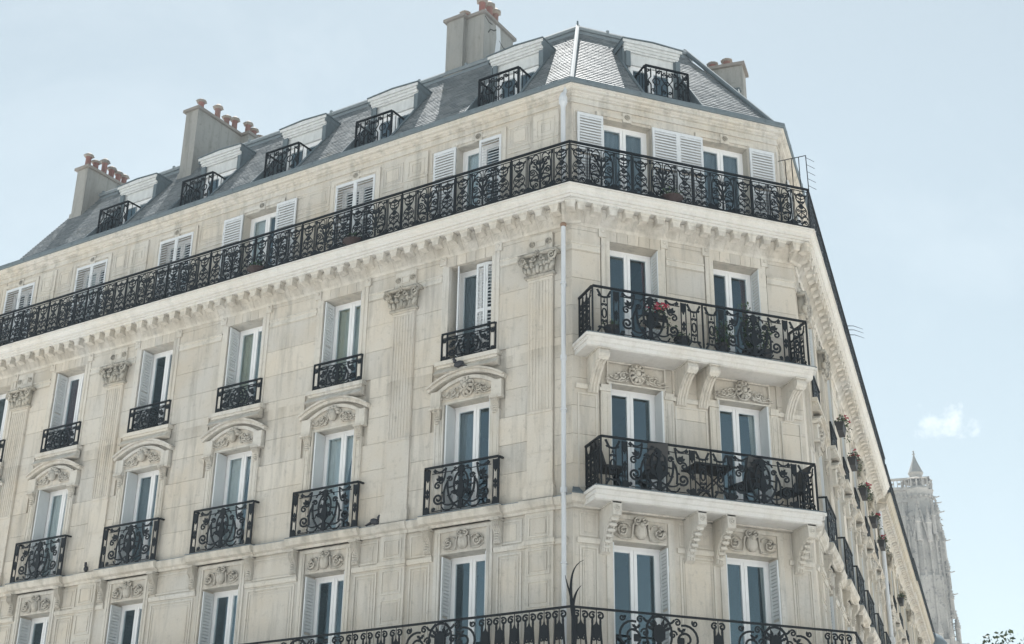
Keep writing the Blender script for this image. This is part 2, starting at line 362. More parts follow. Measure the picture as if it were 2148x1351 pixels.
def wide_lyre(mb, W_, H, cx=0):
    sx = W_/1.3; sz = H/.95
    P_ = lambda p: [(cx+x*sx, z*sz) for x, z in p]
    mb.box(cx-W_/2, cx+W_/2, -.008, .008, .045*sz, .06*sz); mb.box(cx-W_/2, cx+W_/2, -.007, .007, .83*sz, .845*sz)
    for s_ in (1, -1):
        f = (lambda p: P_(p)) if s_ == 1 else (lambda p: P_(mir(p)))
        mb.ribbon(f(bez((.0, .82), (.19, .80), (.22, .35), (.0, .27), 12)), .02)
        mb.ribbon(f(bez((.02, .06), (.30, .18), (.30, .50), (.30, .66), 10)), .022); mb.ribbon(f(spiral(.245, .68, .062, 1.35, 0, 1, 14)), .017)
        mb.ribbon(f(bez((.30, .62), (.40, .50), (.38, .32), (.36, .2), 8)), .02)
        mb.ribbon(f(spiral(.50, .30, .115, 1.45, -2.4, 1, 20)), .021); mb.ribbon(f(bez((.41, .22), (.34, .12), (.2, .12), (.05, .20), 8)), .016)
        mb.ribbon(f(spiral(.52, .575, .08, 1.3, 2.6, -1, 16)), .017); mb.ribbon(f(bez((.45, .62), (.38, .62), (.36, .78), (.34, .93), 8)), .018)
        mb.ribbon(f(bez((.60, .93), (.5, .82), (.42, .84), (.34, .93), 8)), .016); mb.ribbon(f(bez((.15, .13), (.22, .0), (.36, .0), (.42, .13), 8)), .014)
        mb.ribbon(f(spiral(.14, .38, .055, 1.2, 0, 1, 12)), .015); mb.ribbon(f(bez((.0, .93), (.1, .86), (.2, .88), (.22, .78), 8)), .014); mb.ribbon(f(spiral(.13, .885, .03, 1.1, 0, 1, 8)), .012); mb.ribbon(f([(.12, .52), (.32, .5)]), .014); mb.ribbon(f([(.30, .34), (.22, .34), (.2, .42)]), .012)
        for l, a in ((.15, 1.1), (.14, .55), (.11, 1.7)): mb.prism(f(leafshape(.44, .66, l, .055, a)), -.007, .007)
        mb.prism(f(leafshape(.55, .86, .09, .06, .5)), -.008, .008); mb.prism(f(leafshape(.56, .12, .1, .07, -.5)), -.008, .008)
        mb.prism(f(leafshape(.36, .44, .09, .04, -.5)), -.006, .006)
        mb.prism(f(leafshape(.05, .55, .1, .09, .6)), -.007, .007); mb.prism(f(leafshape(.04, .42, .09, .07, -.4)), -.007, .007)
    mb.prism(P_([(0, .03), (-.05, .06), (-.05, .16), (-.03, .24), (-.06, .34), (-.07, .45), (-.035, .60), (-.02, .68), (-.075, .72), (-.03, .76), (-.085, .83), (-.03, .93), (.03, .93), (.085, .83), (.03, .76), (.075, .72), (.02, .68), (.035, .60), (.07, .45), (.06, .34), (.03, .24), (.05, .16), (.05, .06)]), -.015, .015)
def leaf_post(mb, cx, H):
    for x in (cx-.05, cx+.05): mb.box(x-.009, x+.009, -.009, .009, 0, H-.02)
    mb.prism([(cx-.06, H-.03), (cx+.06, H-.03), (cx+.05, H-.16), (cx, H-.27), (cx-.05, H-.16)], -.014, .014)
    mb.prism([(cx-.07, .0), (cx+.07, .0), (cx+.05, .12), (cx, .16), (cx-.05, .12)], -.014, .014)
    mb.prism([(cx-.04, .40*H), (cx, .33*H), (cx+.04, .40*H), (cx+.018, .45*H), (cx+.04, .5*H), (cx, .57*H), (cx-.04, .5*H), (cx-.018, .45*H)], -.009, .009)
def oval_panel(mb, cx, H):
    for x in (cx-.065, cx+.065): mb.box(x-.008, x+.008, -.008, .008, .14, H-.17)
    for s_ in (1, -1):
        g = lambda p: [(cx+s_*x, z) for x, z in p]
        mb.ribbon(g(bez((0, .56*H), (.055, .56*H), (.055, .36*H), (0, .36*H), 8)), .014)
        mb.ribbon(g(spiral(.03, .64*H, .03, 1., math.pi, -1, 8)), .012); mb.ribbon(g(spiral(.03, .30*H, .03, 1., math.pi, 1, 8)), .012)
        mb.ribbon(g([(0, H-.18), (.065, H-.17), (.14, H-.03)]), .022); mb.ribbon(g([(0, .13), (.065, .14), (.14, .03)]), .02)
        mb.prism(g(leafshape(.05, H-.16, .09, .05, .2)), -.007, .007); mb.prism(g(leafshape(.05, .14, .09, .05, -.1)), -.007, .007)
    mb.prism([(cx-.022, .7*H), (cx+.022, .7*H), (cx, .79*H)], -.008, .008); mb.prism([(cx-.022, .24*H), (cx+.022, .24*H), (cx, .16*H)], -.008, .008)
def panel_lyre(W_, H):
    mb = MB(); wide_lyre(mb, W_, H); return mb.mesh('lyre_panel', 'iron')
def panel_leafpost(H): mb = MB(); leaf_post(mb, 0, H); return mb.mesh('leaf_post', 'iron')
def panel_oval(H): mb = MB(); oval_panel(mb, 0, H); return mb.mesh('oval_panel', 'iron')
def panel_drops(H=.95, n=2, pitch=.29):       # rings over drop-shaped leaves
    mb = MB()
    for i in range(n):
        cx = (i-(n-1)/2)*pitch
        for s_ in (1, -1):
            g = lambda p: [(cx+s_*x, z) for x, z in p]
            mb.ribbon(g(spiral(.075, H-.115, .068, 1.2, math.pi*.75, -1, 16, .75)), .016)
            mb.ribbon(g(bez((.075, H-.13), (.07, .45), (.12, .25), (.11, .04), 8)), .018)
            mb.ribbon(g(spiral(.055, .42, .04, 1.1, math.pi*.3, 1, 10)), .013); mb.ribbon(g(spiral(.05, .26, .035, 1.1, math.pi*.3, 1, 10)), .012)
            mb.prism([(cx+s_*.075-.02, H-.2), (cx+s_*.075+.02, H-.2), (cx+s_*.075+.012, H-.34), (cx+s_*.075-.012, H-.34)], -.01, .01)
        mb.prism([(cx, H-.19), (cx-.022, H-.25), (cx-.075, H-.30), (cx-.06, H-.38), (cx-.075, H-.44), (cx-.02, H-.50), (cx, H-.56), (cx+.02, H-.50), (cx+.075, H-.44), (cx+.06, H-.38), (cx+.075, H-.30), (cx+.022, H-.25)], -.012, .012)
        mb.box(cx-.006, cx+.006, -.006, .006, .03, H)
    return mb.mesh('drop_panel', 'iron')
def panel_medallion(W_=1.5, H=.95):
    mb = MB()
    for s_ in (1, -1):
        f = (lambda p: p) if s_ == 1 else mir
        mb.ribbon(f(bez((0, H-.03), (.28, H-.04), (.28, .55), (.2, .4), 10)), .02); mb.ribbon(f(spiral(.52, .52, .27, 1.5, 1.9, -1, 30, .8)), .02)
        mb.ribbon(f(spiral(.36, H-.11, .065, 1.3, 2.4, -1, 14)), .015); mb.ribbon(f(bez((.30, H-.07), (.2, H-.2), (.2, H-.1), (.1, H-.03), 8)), .02)
        mb.ribbon(f(spiral(.70, H-.10, .06, 1.3, 2.4, 1, 14)), .015); mb.ribbon(f(spiral(.27, .60, .08, 1.2, 0, 1, 14)), .016)
        mb.ribbon(f(spiral(.62, .2, .12, 1.3, 1., 1, 16)), .016)
        for a, l in ((2.2, .1), (.6, .12), (-.4, .1)): mb.prism(f(leafshape(.42, .66, l, .05, a)), -.007, .007)
        mb.prism(f([(.42+.085*math.cos(q*.785)*(1 if q % 2 else .75), .50+.085*math.sin(q*.785)*(1 if q % 2 else .75)) for q in range(8)]), -.012, .012)
        for a in (1.25, .85, .45): mb.prism(f(leafshape(.02, .62, .27, .05, a)), -.008, .008)
    mb.prism([(.13*math.cos(q*.5236)*(1 if q % 2 else .86), .60+.17*math.sin(q*.5236)*(1 if q % 2 else .9)) for q in range(12)], -.02, .02)
    mb.box(-.04, .04, -.014, .014, .0, .45)
    return mb.mesh('medallion_panel', 'iron')

def rail_bars(x0, x1, H, posts=(), top2=None, ret=None, m0=0, m1=0, y=0):
    mb = MB()
    mb.mbox(x0, x1, y-.028, y+.022, H-.012, H+.022, m0, m1)
    mb.mbox(x0, x1, y-.011, y+.011, .0, .022, m0, m1)
    if top2: mb.mbox(x0, x1, y-.008, y+.008, top2, top2+.014, m0, m1)
    for p in posts: mb.box(p-.014, p+.014, y-.016, y+.016, -.02, H-.01)
    return mb

# ------------------------------------------------------------------ windows
def mk_window(W_, H, deep=1.3):
    """returns meshes, origin bottom centre, y=0 is the front of the frame"""
    f = MB(); e = .055
    f.box(-W_/2, -W_/2+e, 0, .07, 0, H); f.box(W_/2-e, W_/2, 0, .07, 0, H); f.box(-W_/2+e, W_/2-e, 0, .07, H-e, H); f.box(-W_/2+e, W_/2-e, 0, .07, 0, .07)
    fr_ = f.mesh('window_frame', 'white')
    cw = W_/2 - e; s_ = MB(); d = .075                    # casement: origin at hinge bottom, spans 0..cw
    g = .004
    s_.box(g, d, -.012, .045, .075, H-e-g); s_.box(cw-d*.9, cw-g, -.018, .045, .075, H-e-g)
    s_.box(d, cw-d*.9, -.010, .045, H-e-.07, H-e-g); s_.box(d, cw-d*.9, -.010, .045, .075, .20)
    ca = s_.mesh('casement', 'white')
    p = MB().box(d-.003, cw-d*.9+.003, .012, .020, .197, H-e-.067); pa = p.mesh('pane', 'glass')
    r_ = MB(); a = W_/2 + .9; z1 = H+.25
    r_.v += [(-a, .25, -.1), (a, .25, -.1), (a, deep+1.5, -.1), (-a, deep+1.5, -.1), (-a, .25, z1), (a, .25, z1), (a, deep+1.5, z1), (-a, deep+1.5, z1)]
    r_.f += [(0, 1, 2, 3), (4, 7, 6, 5), (1, 5, 6, 2), (2, 6, 7, 3), (3, 7, 4, 0)]
    ro = r_.mesh('room_interior', 'dark')
    return fr_, ca, pa, ro
def mk_curtain(W_, H, side, mat, frac=.5):
    mb = MB(); n = 14; w1 = W_*frac*.5
    pts = []
    for i in range(n+1):
        q = i/n; x = (-W_/2 + q*w1*2*.9 + .05) * side * -1 if False else 0
    n0 = 0
    rows = 8
    for r_ in range(rows+1):
        z = .12 + (H-.2)*r_/rows; gather = frac*(.55 + .45*(r_/rows)**1.3)
        for i in range(n+1):
            q = i/n; x = -W_/2 + .05 + q*W_*gather; y = .10 + .025*math.sin(i*2.2)
            mb.v.append((x*(1 if side < 0 else -1), y, z))
    for r_ in range(rows):
        for i in range(n): a = r_*(n+1)+i; mb.f.append((a, a+1, a+n+2, a+n+1))
    return mb.mesh('curtain', mat, True)
def window(bld, FM, x, y, z, W_, H, curtains=()):
    fr_, ca, pa, ro = cached(('win', W_, H), lambda: mk_window(W_, H))
    M0 = FM @ T(x, y, z)
    wo = add('window', fr_, bld, M0); e = .055
    add('casement', ca, wo, M0 @ T(-W_/2+e, 0, 0)); add('casement', ca, wo, M0 @ T(W_/2-e, 0, 0) @ Matrix.Scale(-1, 4, (1, 0, 0)))
    add('pane', pa, wo, M0 @ T(-W_/2+e, 0, 0)); add('pane', pa, wo, M0 @ T(W_/2-e, 0, 0) @ Matrix.Scale(-1, 4, (1, 0, 0)))
    add('room_interior', ro, wo, M0)
    for side, mat, frac in curtains:
        add('curtain', cached(('cur', W_, H, side, mat, frac), lambda: mk_curtain(W_, H, side, mat, frac)), wo, M0)
    return wo

# ------------------------------------------------------------------ shutters
def mk_shutter_frame(W_, H, mat):
    mb = MB(); e = .05; d = .03
    mb.box(0, e, -d, 0, 0, H); mb.box(W_-e, W_, -d, 0, 0, H)
    for z in (0, H*.48, H-.07): mb.box(e, W_-e, -d, 0, z, z+.07)
    mb.box(.005, .02, -d-.012, -d, .3, .42); mb.box(.005, .02, -d-.012, -d, H-.45, H-.33)
    return mb.mesh('shutter', mat)
def slat_zs(H, sp):
    z = .09; out = []
    while z < H-.09:
        if not (H*.48-.02 < z < H*.48+.08): out.append(z)
        z += sp
    return out
def mk_slat(W_, closed, mat):
    e = .05; a, b_ = (.040, -.026) if closed else (.046, .052)
    mb = MB()
    if closed: mb.quadhex([(e, -.030, -.004), (W_-e, -.030, -.004), (W_-e, -.002, .028), (e, -.002, .028), (e, -.030, .004), (W_-e, -.030, .004), (W_-e, -.002, .036), (e, -.002, .036)])
    else:
        mb.quadhex([(e, -.034, .0), (W_-e, -.034, .0), (W_-e, -.004, .018), (e, -.004, .018), (e, -.036, .030), (W_-e, -.036, .030), (W_-e, -.008, .066), (e, -.008, .066)])
    return mb.mesh('slat', mat)
def shutter(bld, Mx, W_, H, closed, mat='shutter', single=True, sp=.068, plain=False):
    if plain:
        def mkp():
            mb = MB().box(0, W_, -.025, 0, 0, H)
            for x in (.0, W_*.5, W_-.03): mb.box(x, x+.03, -.035, -.024, 0, H)
            return mb.mesh('shutter', mat)
        return add('shutter', cached(('shp', round(W_, 3), round(H, 3), mat), mkp), bld, Mx)
    fr_ = cached(('sh', round(W_, 3), round(H, 3), mat), lambda: mk_shutter_frame(W_, H, mat))
    o = add('shutter', fr_, bld, Mx)
    if single:
        sl = cached(('sl', round(W_, 3), closed, mat), lambda: mk_slat(W_, closed, mat))
        for z in slat_zs(H, sp): add('slat', sl, o, Mx @ T(0, 0, z))
    else:
        def mk():
            base = mk_slat(W_, closed, mat); vs = [tuple(v.co) for v in base.vertices]; fs = [tuple(p.vertices) for p in base.polygons]
            mb = MB()
            for z in slat_zs(H, sp):
                n = len(mb.v); mb.v += [(x, y, zz+z) for x, y, zz in vs]; mb.f += [tuple(n+i for i in f_) for f_ in fs]
            bpy.data.meshes.remove(base)
            return mb.mesh('louvres', mat)
        lo = add('louvres', cached(('lv', round(W_, 3), round(H, 3), closed, mat), mk), o, Mx); lo['kind'] = 'stuff'
    return o

# ------------------------------------------------------------------ carved stone
def volute(mb, cx, y, cz, r, turns=1.6, d=1, a0=0., th=.02):
    pts = [(x, y-.01-.015*(i/18), z) for i, (x, z) in enumerate(spiral(cx, cz, r, turns, a0, d, 18, .88))]
    mb.tube(pts, th, 5, th*.5)
def mk_capital(W_=.64, H=.46):
    mb = MB(); w2 = W_/2
    mb.box(-w2-.02, w2+.02, -.10, .0, -.03, .02)
    mb.prism([(-w2+.03, .0), (w2-.03, .0), (w2+.02, H-.06), (-w2-.02, H-.06)], -.10, .0)
    mb.prism([(-w2-.12, H-.07), (-.12, H-.05), (.12, H-.05), (w2+.12, H-.07), (w2+.12, H), (-w2-.12, H)], -.17, .0)
    for s_ in (1, -1):
        volute(mb, s_*(w2+.02), -.15, H-.14, .11, 1.7, -s_, math.pi/2, .026)
        volute(mb, s_*.10, -.13, H-.14, .06, 1.4, s_, math.pi/2, .018)
        for i, (x, z, l, a) in enumerate(((.08, .0, .17, .15), (.21, .0, .19, .25), (.31, .02, .2, .5), (.15, .14, .15, -.1), (.27, .15, .14, .35))):
            mb.ball((s_*x, -.11, z+l/2), .045, .05, l/2, 7, 5, -s_*a); mb.ball((s_*(x+l*.25*a), -.145, z+l), .04, .035, .028, 6, 4)
    mb.ball((0, -.12, .11), .05, .055, .11, 7, 5)
    for q in range(6): mb.ball((.045*math.cos(q*1.047), -.165, H-.03+.045*math.sin(q*1.047)), .03, .02, .022, 6, 4, q*1.047)
    mb.ball((0, -.18, H-.03), .025, .02, .025, 6, 4)
    return mb.mesh('capital', 'old', True)
def mk_rosette(r=.05):
    mb = MB(); mb.tube([(r*math.cos(q*.524), -.014, r*math.sin(q*.524)) for q in range(13)], .012, 5)
    for q in range(5): mb.ball((r*.5*math.cos(q*1.2566), -.014, r*.5*math.sin(q*1.2566)), r*.32, .015, r*.24, 6, 4, q*1.2566)
    mb.ball((0, -.02, 0), r*.25, .018, r*.25, 6, 4)
    return mb.mesh('rosette', 'old', True)
def mk_carving(kind, sx=1.):
    mb = MB()
    if kind == 'shell':               # flower / shell medallion with trailing leaf scrolls
        for q in range(10): mb.ball((.10*math.cos(q*.628)*.8, -.03, .10*math.sin(q*.628)), .05, .035, .028, 6, 4, q*.628)
        mb.ball((0, -.05, 0), .045, .035, .055, 8, 5); mb.tube([(.06*math.cos(q*.524), -.06, .065*math.sin(q*.524)) for q in range(13)], .012, 5)
        mb.tube([(.135*math.cos(q*.524)*.9, -.015, .15*math.sin(q*.524)) for q in range(13)], .016, 5)
    elif kind == 'mask':
        mb.ball((0, -.05, -.02), .07, .06, .10, 8, 6); mb.ball((0, -.10, -.03), .018, .025, .03, 5, 4)
        mb.ball((-.028, -.105, .0), .012, .01, .008, 5, 4); mb.ball((.028, -.105, .0), .012, .01, .008, 5, 4); mb.ball((0, -.10, -.07), .022, .012, .008, 5, 4)
        for q in range(7): mb.ball((.10*math.cos(.1+q*.49), -.035, .10*math.sin(.1+q*.49)), .04, .04, .03, 6, 4, .1+q*.49)
        mb.tube([(.13*math.cos(-.4+q*.4), -.015, .15*math.sin(-.4+q*.4)) for q in range(11)], .014, 5)
    else:                             # cartouche with twin scrolls
        volute(mb, -.055, -.02, .12, .06, 1.5, -1, -.5, .02); volute(mb, .055, -.02, .12, .06, 1.5, 1, math.pi+.5, .02)
        mb.ball((0, -.02, -.03), .10, .05, .13, 8, 6); mb.ball((0, -.05, .05), .04, .04, .045, 6, 5)
        for s_ in (1, -1):
            mb.tube([(s_*x, -.02, z) for x, z in bez((.07, .1), (.16, .06), (.10, -.08), (.16, -.15), 8)], .02, 5, .012)
            volute(mb, s_*.28, -.012, -.04, .085, 1.8, -s_, math.pi/2, .022)
            mb.tube([(s_*x, -.012, z) for x, z in bez((.14, -.14), (.22, -.16), (.34, -.16), (.40, -.10), 8)], .016, 5, .01)
            mb.tube([(s_*x, -.012, z) for x, z in bez((.16, .02), (.2, .1), (.32, .1), (.39, -.0), 8)], .016, 5, .01)
            mb.ball((s_*.38, -.015, -.03), .025, .02, .05, 6, 4)
    if kind != 'cart':
        for s_ in (1, -1):
            volute(mb, s_*.22*sx, -.012, -.06, .055, 1.5, -s_, 1.2, .016); volute(mb, s_*.34*sx, -.012, -.09, .04, 1.4, s_, 2.2, .013)
            mb.tube([(s_*x*sx, -.012, z) for x, z in bez((.12, -.05), (.2, -.15), (.3, -.16), (.46, -.12), 8)], .014, 5, .008)
            for x, z, a in ((.17, .0, .5), (.29, -.02, -.3), (.27, -.11, -.5), (.41, -.08, .3), (.16, -.12, -.7), (.46, -.12, 0)): mb.ball((s_*x*sx, -.012, z), .04, .022, .018, 6, 4, s_*a)
    return mb.mesh('carving', 'carve', True)
def mk_console(H=.50, wd=.12, dp=.15):
    pr = [(0, 0), (-dp, 0), (-dp-.01, -.05), (-dp, -.12*H*2), (-dp*.75, -.34*H), (-dp*.5, -.5*H), (-dp*.42, -.7*H), (-dp*.55, -.86*H), (-dp*.45, -.96*H), (0, -H)]
    mb = MB(); mb.mold(pr, -wd/2, wd/2); mb.box(-wd/2-.02, wd/2+.02, -dp-.03, 0, 0, .045)
    for x in (-wd*.28, 0, wd*.28): mb.tube([(x, y-.004, z) for y, z in pr[1:-1]], .012, 4)
    for i in range(4): mb.ball((0, -dp*.55, -.5*H-i*.05), wd*.42, .03, .025, 6, 4)
    mb.box(-wd/2, wd/2, -.03, 0, -H-.05, -H)
    return mb.mesh('console', 'carve')
def mk_big_console(kind):
    if kind == 'scroll':
        pr = [(0, 0), (-.56, 0), (-.60, -.06), (-.60, -.16), (-.54, -.22), (-.46, -.22), (-.36, -.28), (-.22, -.42), (-.10, -.60), (-.07, -.72), (0, -.74)]; wd = .20
    else:
        pr = [(0, 0), (-.62, 0), (-.62, -.24), (-.52, -.26), (-.36, -.34), (-.24, -.46), (-.14, -.66), (-.10, -.80), (0, -.84)]; wd = .17
    mb = MB(); mb.mold(pr, -wd/2, wd/2); mb.box(-wd/2-.02, wd/2+.02, -.62, 0, -.025, 0)
    st = 4 if kind == 'scroll' else 3
    for x in (-wd*.3, 0, wd*.3): mb.tube([(x, y-.006, z) for y, z in pr[st:-1]], .02, 5)
    if kind == 'scroll':
        mb.tube([(-wd/2-.01, -.53, -.12), (wd/2+.01, -.53, -.12)], .085, 10)
    else:
        mb.tube([(.045*math.cos(q*.524), -.628, -.12+.045*math.sin(q*.524)) for q in range(13)], .012, 5); mb.ball((0, -.63, -.12), .022, .015, .022, 6, 4)
        for i in range(6): mb.ball((0, -.50+i*.075, -.29-i*.085), wd*.5, .045, .04, 7, 5)
    return mb.mesh('balcony_bracket', 'trim')
def mk_modillion():
    mb = MB()
    mb.mold([(0, .36), (-.20, .36), (-.20, .285), (-.185, .25), (-.14, .20), (-.09, .13), (-.05, .06), (-.025, .02), (0, .01)], -.171, .171)
    for k in range(11): x = -.155+.031*k; mb.tube([(x, -.187, .247), (x, -.142, .197), (x, -.092, .127), (x, -.052, .058)], .006, 4)
    n = len(mb.v)      # tapering front block with a rolled foot
    mb.quadhex([(-.066, -.335, .235), (.066, -.335, .235), (.085, -.15, .18), (-.085, -.15, .18), (-.098, -.35, .335), (.098, -.35, .335), (.098, -.15, .335), (-.098, -.15, .335)])
    mb.box(-.108, .108, -.365, -.1, .335, .37); mb.tube([(-.07, -.31, .228), (.07, -.31, .228)], .028, 8)
    return mb.mesh('modillion', 'trim')

# ------------------------------------------------------------------ frames of the three street fronts
BE, GA, LC = R(52.194), R(51.276), 5.0
TB, TG = math.tan(BE/2), math.tan(GA/2)
def frame_m(ox, oy, xd, oz=ZO):
    yd = (-xd[1], xd[0])
    return Matrix(((xd[0], yd[0], 0, ox), (xd[1], yd[1], 0, oy), (0, 0, 1, oz), (0, 0, 0, 1)))
FL = frame_m(0, 0, (math.cos(BE), -math.sin(BE)))
FC = frame_m(0, 0, (1, 0))
FR_ = frame_m(LC, 0, (math.cos(GA), math.sin(GA)))
SL = [2.378, 5.718, 8.512, 11.284, 14.264, 17.0]
PIL = [(.69, .31), (4.01, .28), (12.57, .27), (15.92, .29)]
YE = .17                                          # setback of the fifth floor

def openings(s0, s1, sgn, ss, hw, z0, z1): return [(sgn*s-hw, sgn*s+hw, z0, z1) for s in ss if s0 <= s <= s1]
def wall_strips(mb, x0, x1, z0, z1, ops, yf, yb, m0=0, m1=0):
    ops = sorted(o for o in ops if o[0] < x1 and o[1] > x0)
    xs = x0; first = True
    for a, b_, c0, c1 in ops:
        mb.mbox(xs, a, yf, yb, z0, z1, m0 if first else 0, 0); first = False
        if c0 > z0: mb.box(a, b_, yf, yb, z0, c0)
        if c1 < z1: mb.box(a, b_, yf, yb, c1, z1)
        xs = b_
    mb.mbox(xs, x1, yf, yb, z0, z1, m0 if first else 0, m1)
STONE_N = [0]
unit = MB().box(0, 1, 0, 1, 0, 1).mesh('stone_block', 'stone')
def stones(wall, FM, x0, x1, zs, blocked, m=1.05, yf=0., th=.047, m0=0, m1=0):
    """individual ashlar blocks in courses, 7 mm joints"""
    for k in range(len(zs)-1):
        za, zb = zs[k], zs[k+1]
        iv = [(x0, x1)]
        for a, b_, c0, c1 in blocked:
            if c0 < zb-.02 and c1 > za+.02:
                nv = []
                for p, q in iv:
                    if b_ <= p or a >= q: nv.append((p, q)); continue
                    if a > p: nv.append((p, a))
                    if b_ < q: nv.append((b_, q))
                iv = nv
        for p, q in iv:
            if q-p < .04: continue
            n = max(1, round((q-p)/m)); off = (.5 if k % 2 else 0.) if n > 1 else 0
            cuts = [p] + [p+(q-p)*(i+off*.6)/n for i in range(1, n)] + [q]
            for i in range(n):
                a, b_ = cuts[i], cuts[i+1]; g = .0035
                ga = 0 if (i == 0 and abs(a-x0) < .001) else g; gb = 0 if (i == n-1 and abs(b_-x1) < .001) else g
                dy = random.uniform(-.0015, .0015); STONE_N[0] += 1
                add('stone_block', unit, wall, FM @ T(a+ga, yf+dy, za+g) @ Matrix.Diagonal((b_-gb-a-ga, th-dy, zb-za-2*g, 1)))

# ------------------------------------------------------------------ THE CORNER BUILDING
B = add('apartment_building'); tag(B, 'cream limestone corner apartment building with black iron balconies and slate mansard roof', 'building')

SLAB = [(.0, 2.69), (-.37, 2.69), (-.37, 2.74), (-.405, 2.742), (-.405, 2.80), (-.44, 2.802), (-.445, 2.86), (-.475, 2.88), (-.495, 2.905), (-.495, 2.96), (-.53, 2.962), (-.53, 2.985), (.30, 2.985)]
TOPC = [(YE, 5.30), (YE-.035, 5.30), (YE-.035, 5.335), (YE-.012, 5.34), (YE-.012, 5.44), (YE-.05, 5.45), (YE-.05, 5.485), (YE-.09, 5.51), (YE-.09, 5.545), (YE-.15, 5.56), (YE-.15, 5.61), (YE-.19, 5.63), (YE-.19, 5.66), (YE+.2, 5.66)]
GUT = [(YE, 5.665), (YE-.21, 5.665), (YE-.23, 5.69), (YE-.23, 5.77), (YE-.20, 5.775), (YE-.17, 5.72), (YE, 5.72)]
STRC = [(0, -3.46), (-.07, -3.46), (-.08, -3.41), (-.13, -3.38), (-.16, -3.30), (-.16, -3.25), (-.14, -3.235), (0, -3.22)]
STRC2 = [(y*1.55 if y < 0 else 0, z) for y, z in STRC]
SLABB = [(0, -6.62), (-.60, -6.62), (-.64, -6.55), (-.68, -6.48), (-.72, -6.42), (-.72, -6.36), (.0, -6.36)]

def dside(s, sgn, jit=0): return sgn*s
def surround_D(mb, x):
    for s_ in (1, -1):
        mb.box(*sorted((x+s_*.528, x+s_*.60)), -.035, .2, -.03, 2.10); mb.box(*sorted((x+s_*.60, x+s_*.70)), -.02, .05, -.03, 2.16)
        mb.box(*sorted((x+s_*.60, x+s_*.615)), -.03, .0, -.03, 2.16)
        mb.box(*sorted((x+s_*.60, x+s_*.76)), -.045, .04, 2.16, 2.42); mb.ball((x+s_*.68, -.05, 2.28), .04, .03, .04, 8, 6)
    mb.box(x-.60, x+.60, -.035, .045, 2.36, 2.42)
    mb.box(x-.80, x+.80, -.065, .04, 2.42, 2.47)
def surround_C(mb, x, top=-1.25):
    for s_ in (1, -1):
        mb.box(*sorted((x+s_*.55, x+s_*.59)), -.03, .2, -3.2, -.90); mb.box(*sorted((x+s_*.59, x+s_*.76)), -.045, .05, -3.2, top)
        mb.box(*sorted((x+s_*.62, x+s_*.635)), -.058, .0, -3.1, top-.06); mb.box(*sorted((x+s_*.715, x+s_*.73)), -.058, .0, -3.1, top-.06)
def arch_pts(hw, z0, zc, n=14):
    return [(-hw+2*hw*i/n, z0+(zc-z0)*(1-((-1+2*i/n)**2))) for i in range(n+1)]
def pediment(bld, FM, x, kind):
    mb = MB(); lo = arch_pts(.90, -.64, -.37); hi = arch_pts(.93, -.57, -.28)
    for i in range(14):
        (a, za), (b_, zb), (c, zc), (d, zd) = lo[i], lo[i+1], hi[i+1], hi[i]
        for y0, dz in ((-.165, .03), (-.11, -.04)):
            t0, t1 = (0 if dz > 0 else dz), 0
            mb.quadhex([(x+a, y0, za+(.045 if dz > 0 else -.02)), (x+b_, y0, zb+(.045 if dz > 0 else -.02)), (x+b_, 0.04, zb+(.045 if dz > 0 else -.02)), (x+a, 0.04, za+(.045 if dz > 0 else -.02)),
                        (x+d, y0, zd if dz > 0 else za+.045), (x+c, y0, zc if dz > 0 else zb+.045), (x+c, .04, zc if dz > 0 else zb+.045), (x+d, .04, zd if dz > 0 else za+.045)])
    lo2 = arch_pts(.78, -.80, -.50); hi2 = arch_pts(.80, -.72, -.43)
    for i in range(14):
        (a, za), (b_, zb), (c, zc), (d, zd) = lo2[i], lo2[i+1], hi2[i+1], hi2[i]
        mb.quadhex([(x+a, -.07, za), (x+b_, -.07, zb), (x+b_, .04, zb), (x+a, .04, za), (x+d, -.07, zd), (x+c, -.07, zc), (x+c, .04, zc), (x+d, .04, zd)])
    for s_ in (1, -1):
        mb.box(*sorted((x+s_*.60, x+s_*.84)), -.09, .045, -1.0, -.66)
        mb.box(*sorted((x+s_*.58, x+s_*.86)), -.12, .045, -1.04, -.99)
    mb.box(x-.60, x+.60, -.025, .045, -.94, -.90)
    o = add('pediment', mb.mesh('pediment', 'trim'), bld, FM)
    add('tympanum', cached('tymp', lambda: MB().prism([(-.60, -.89)]+[(.60, -.89)]+[(a, z) for a, z in arch_pts(.77, -.80, -.50)[::-1] if abs(a) <= .78], -.01, .046).mesh('tympanum', 'stone')), o, FM @ T(x, 0, 0))
    add('carving', cached('carv'+kind, lambda: mk_carving(kind)), o, FM @ T(x, -.02, -.65) @ Matrix.Diagonal((1.32, 1.7, 1.4, 1)))
    for s_ in (1, -1): add('console', cached('con_s', lambda: mk_console(.24, .15, .10)), o, FM @ T(x+s_*.68, -.01, -1.045))
    return o
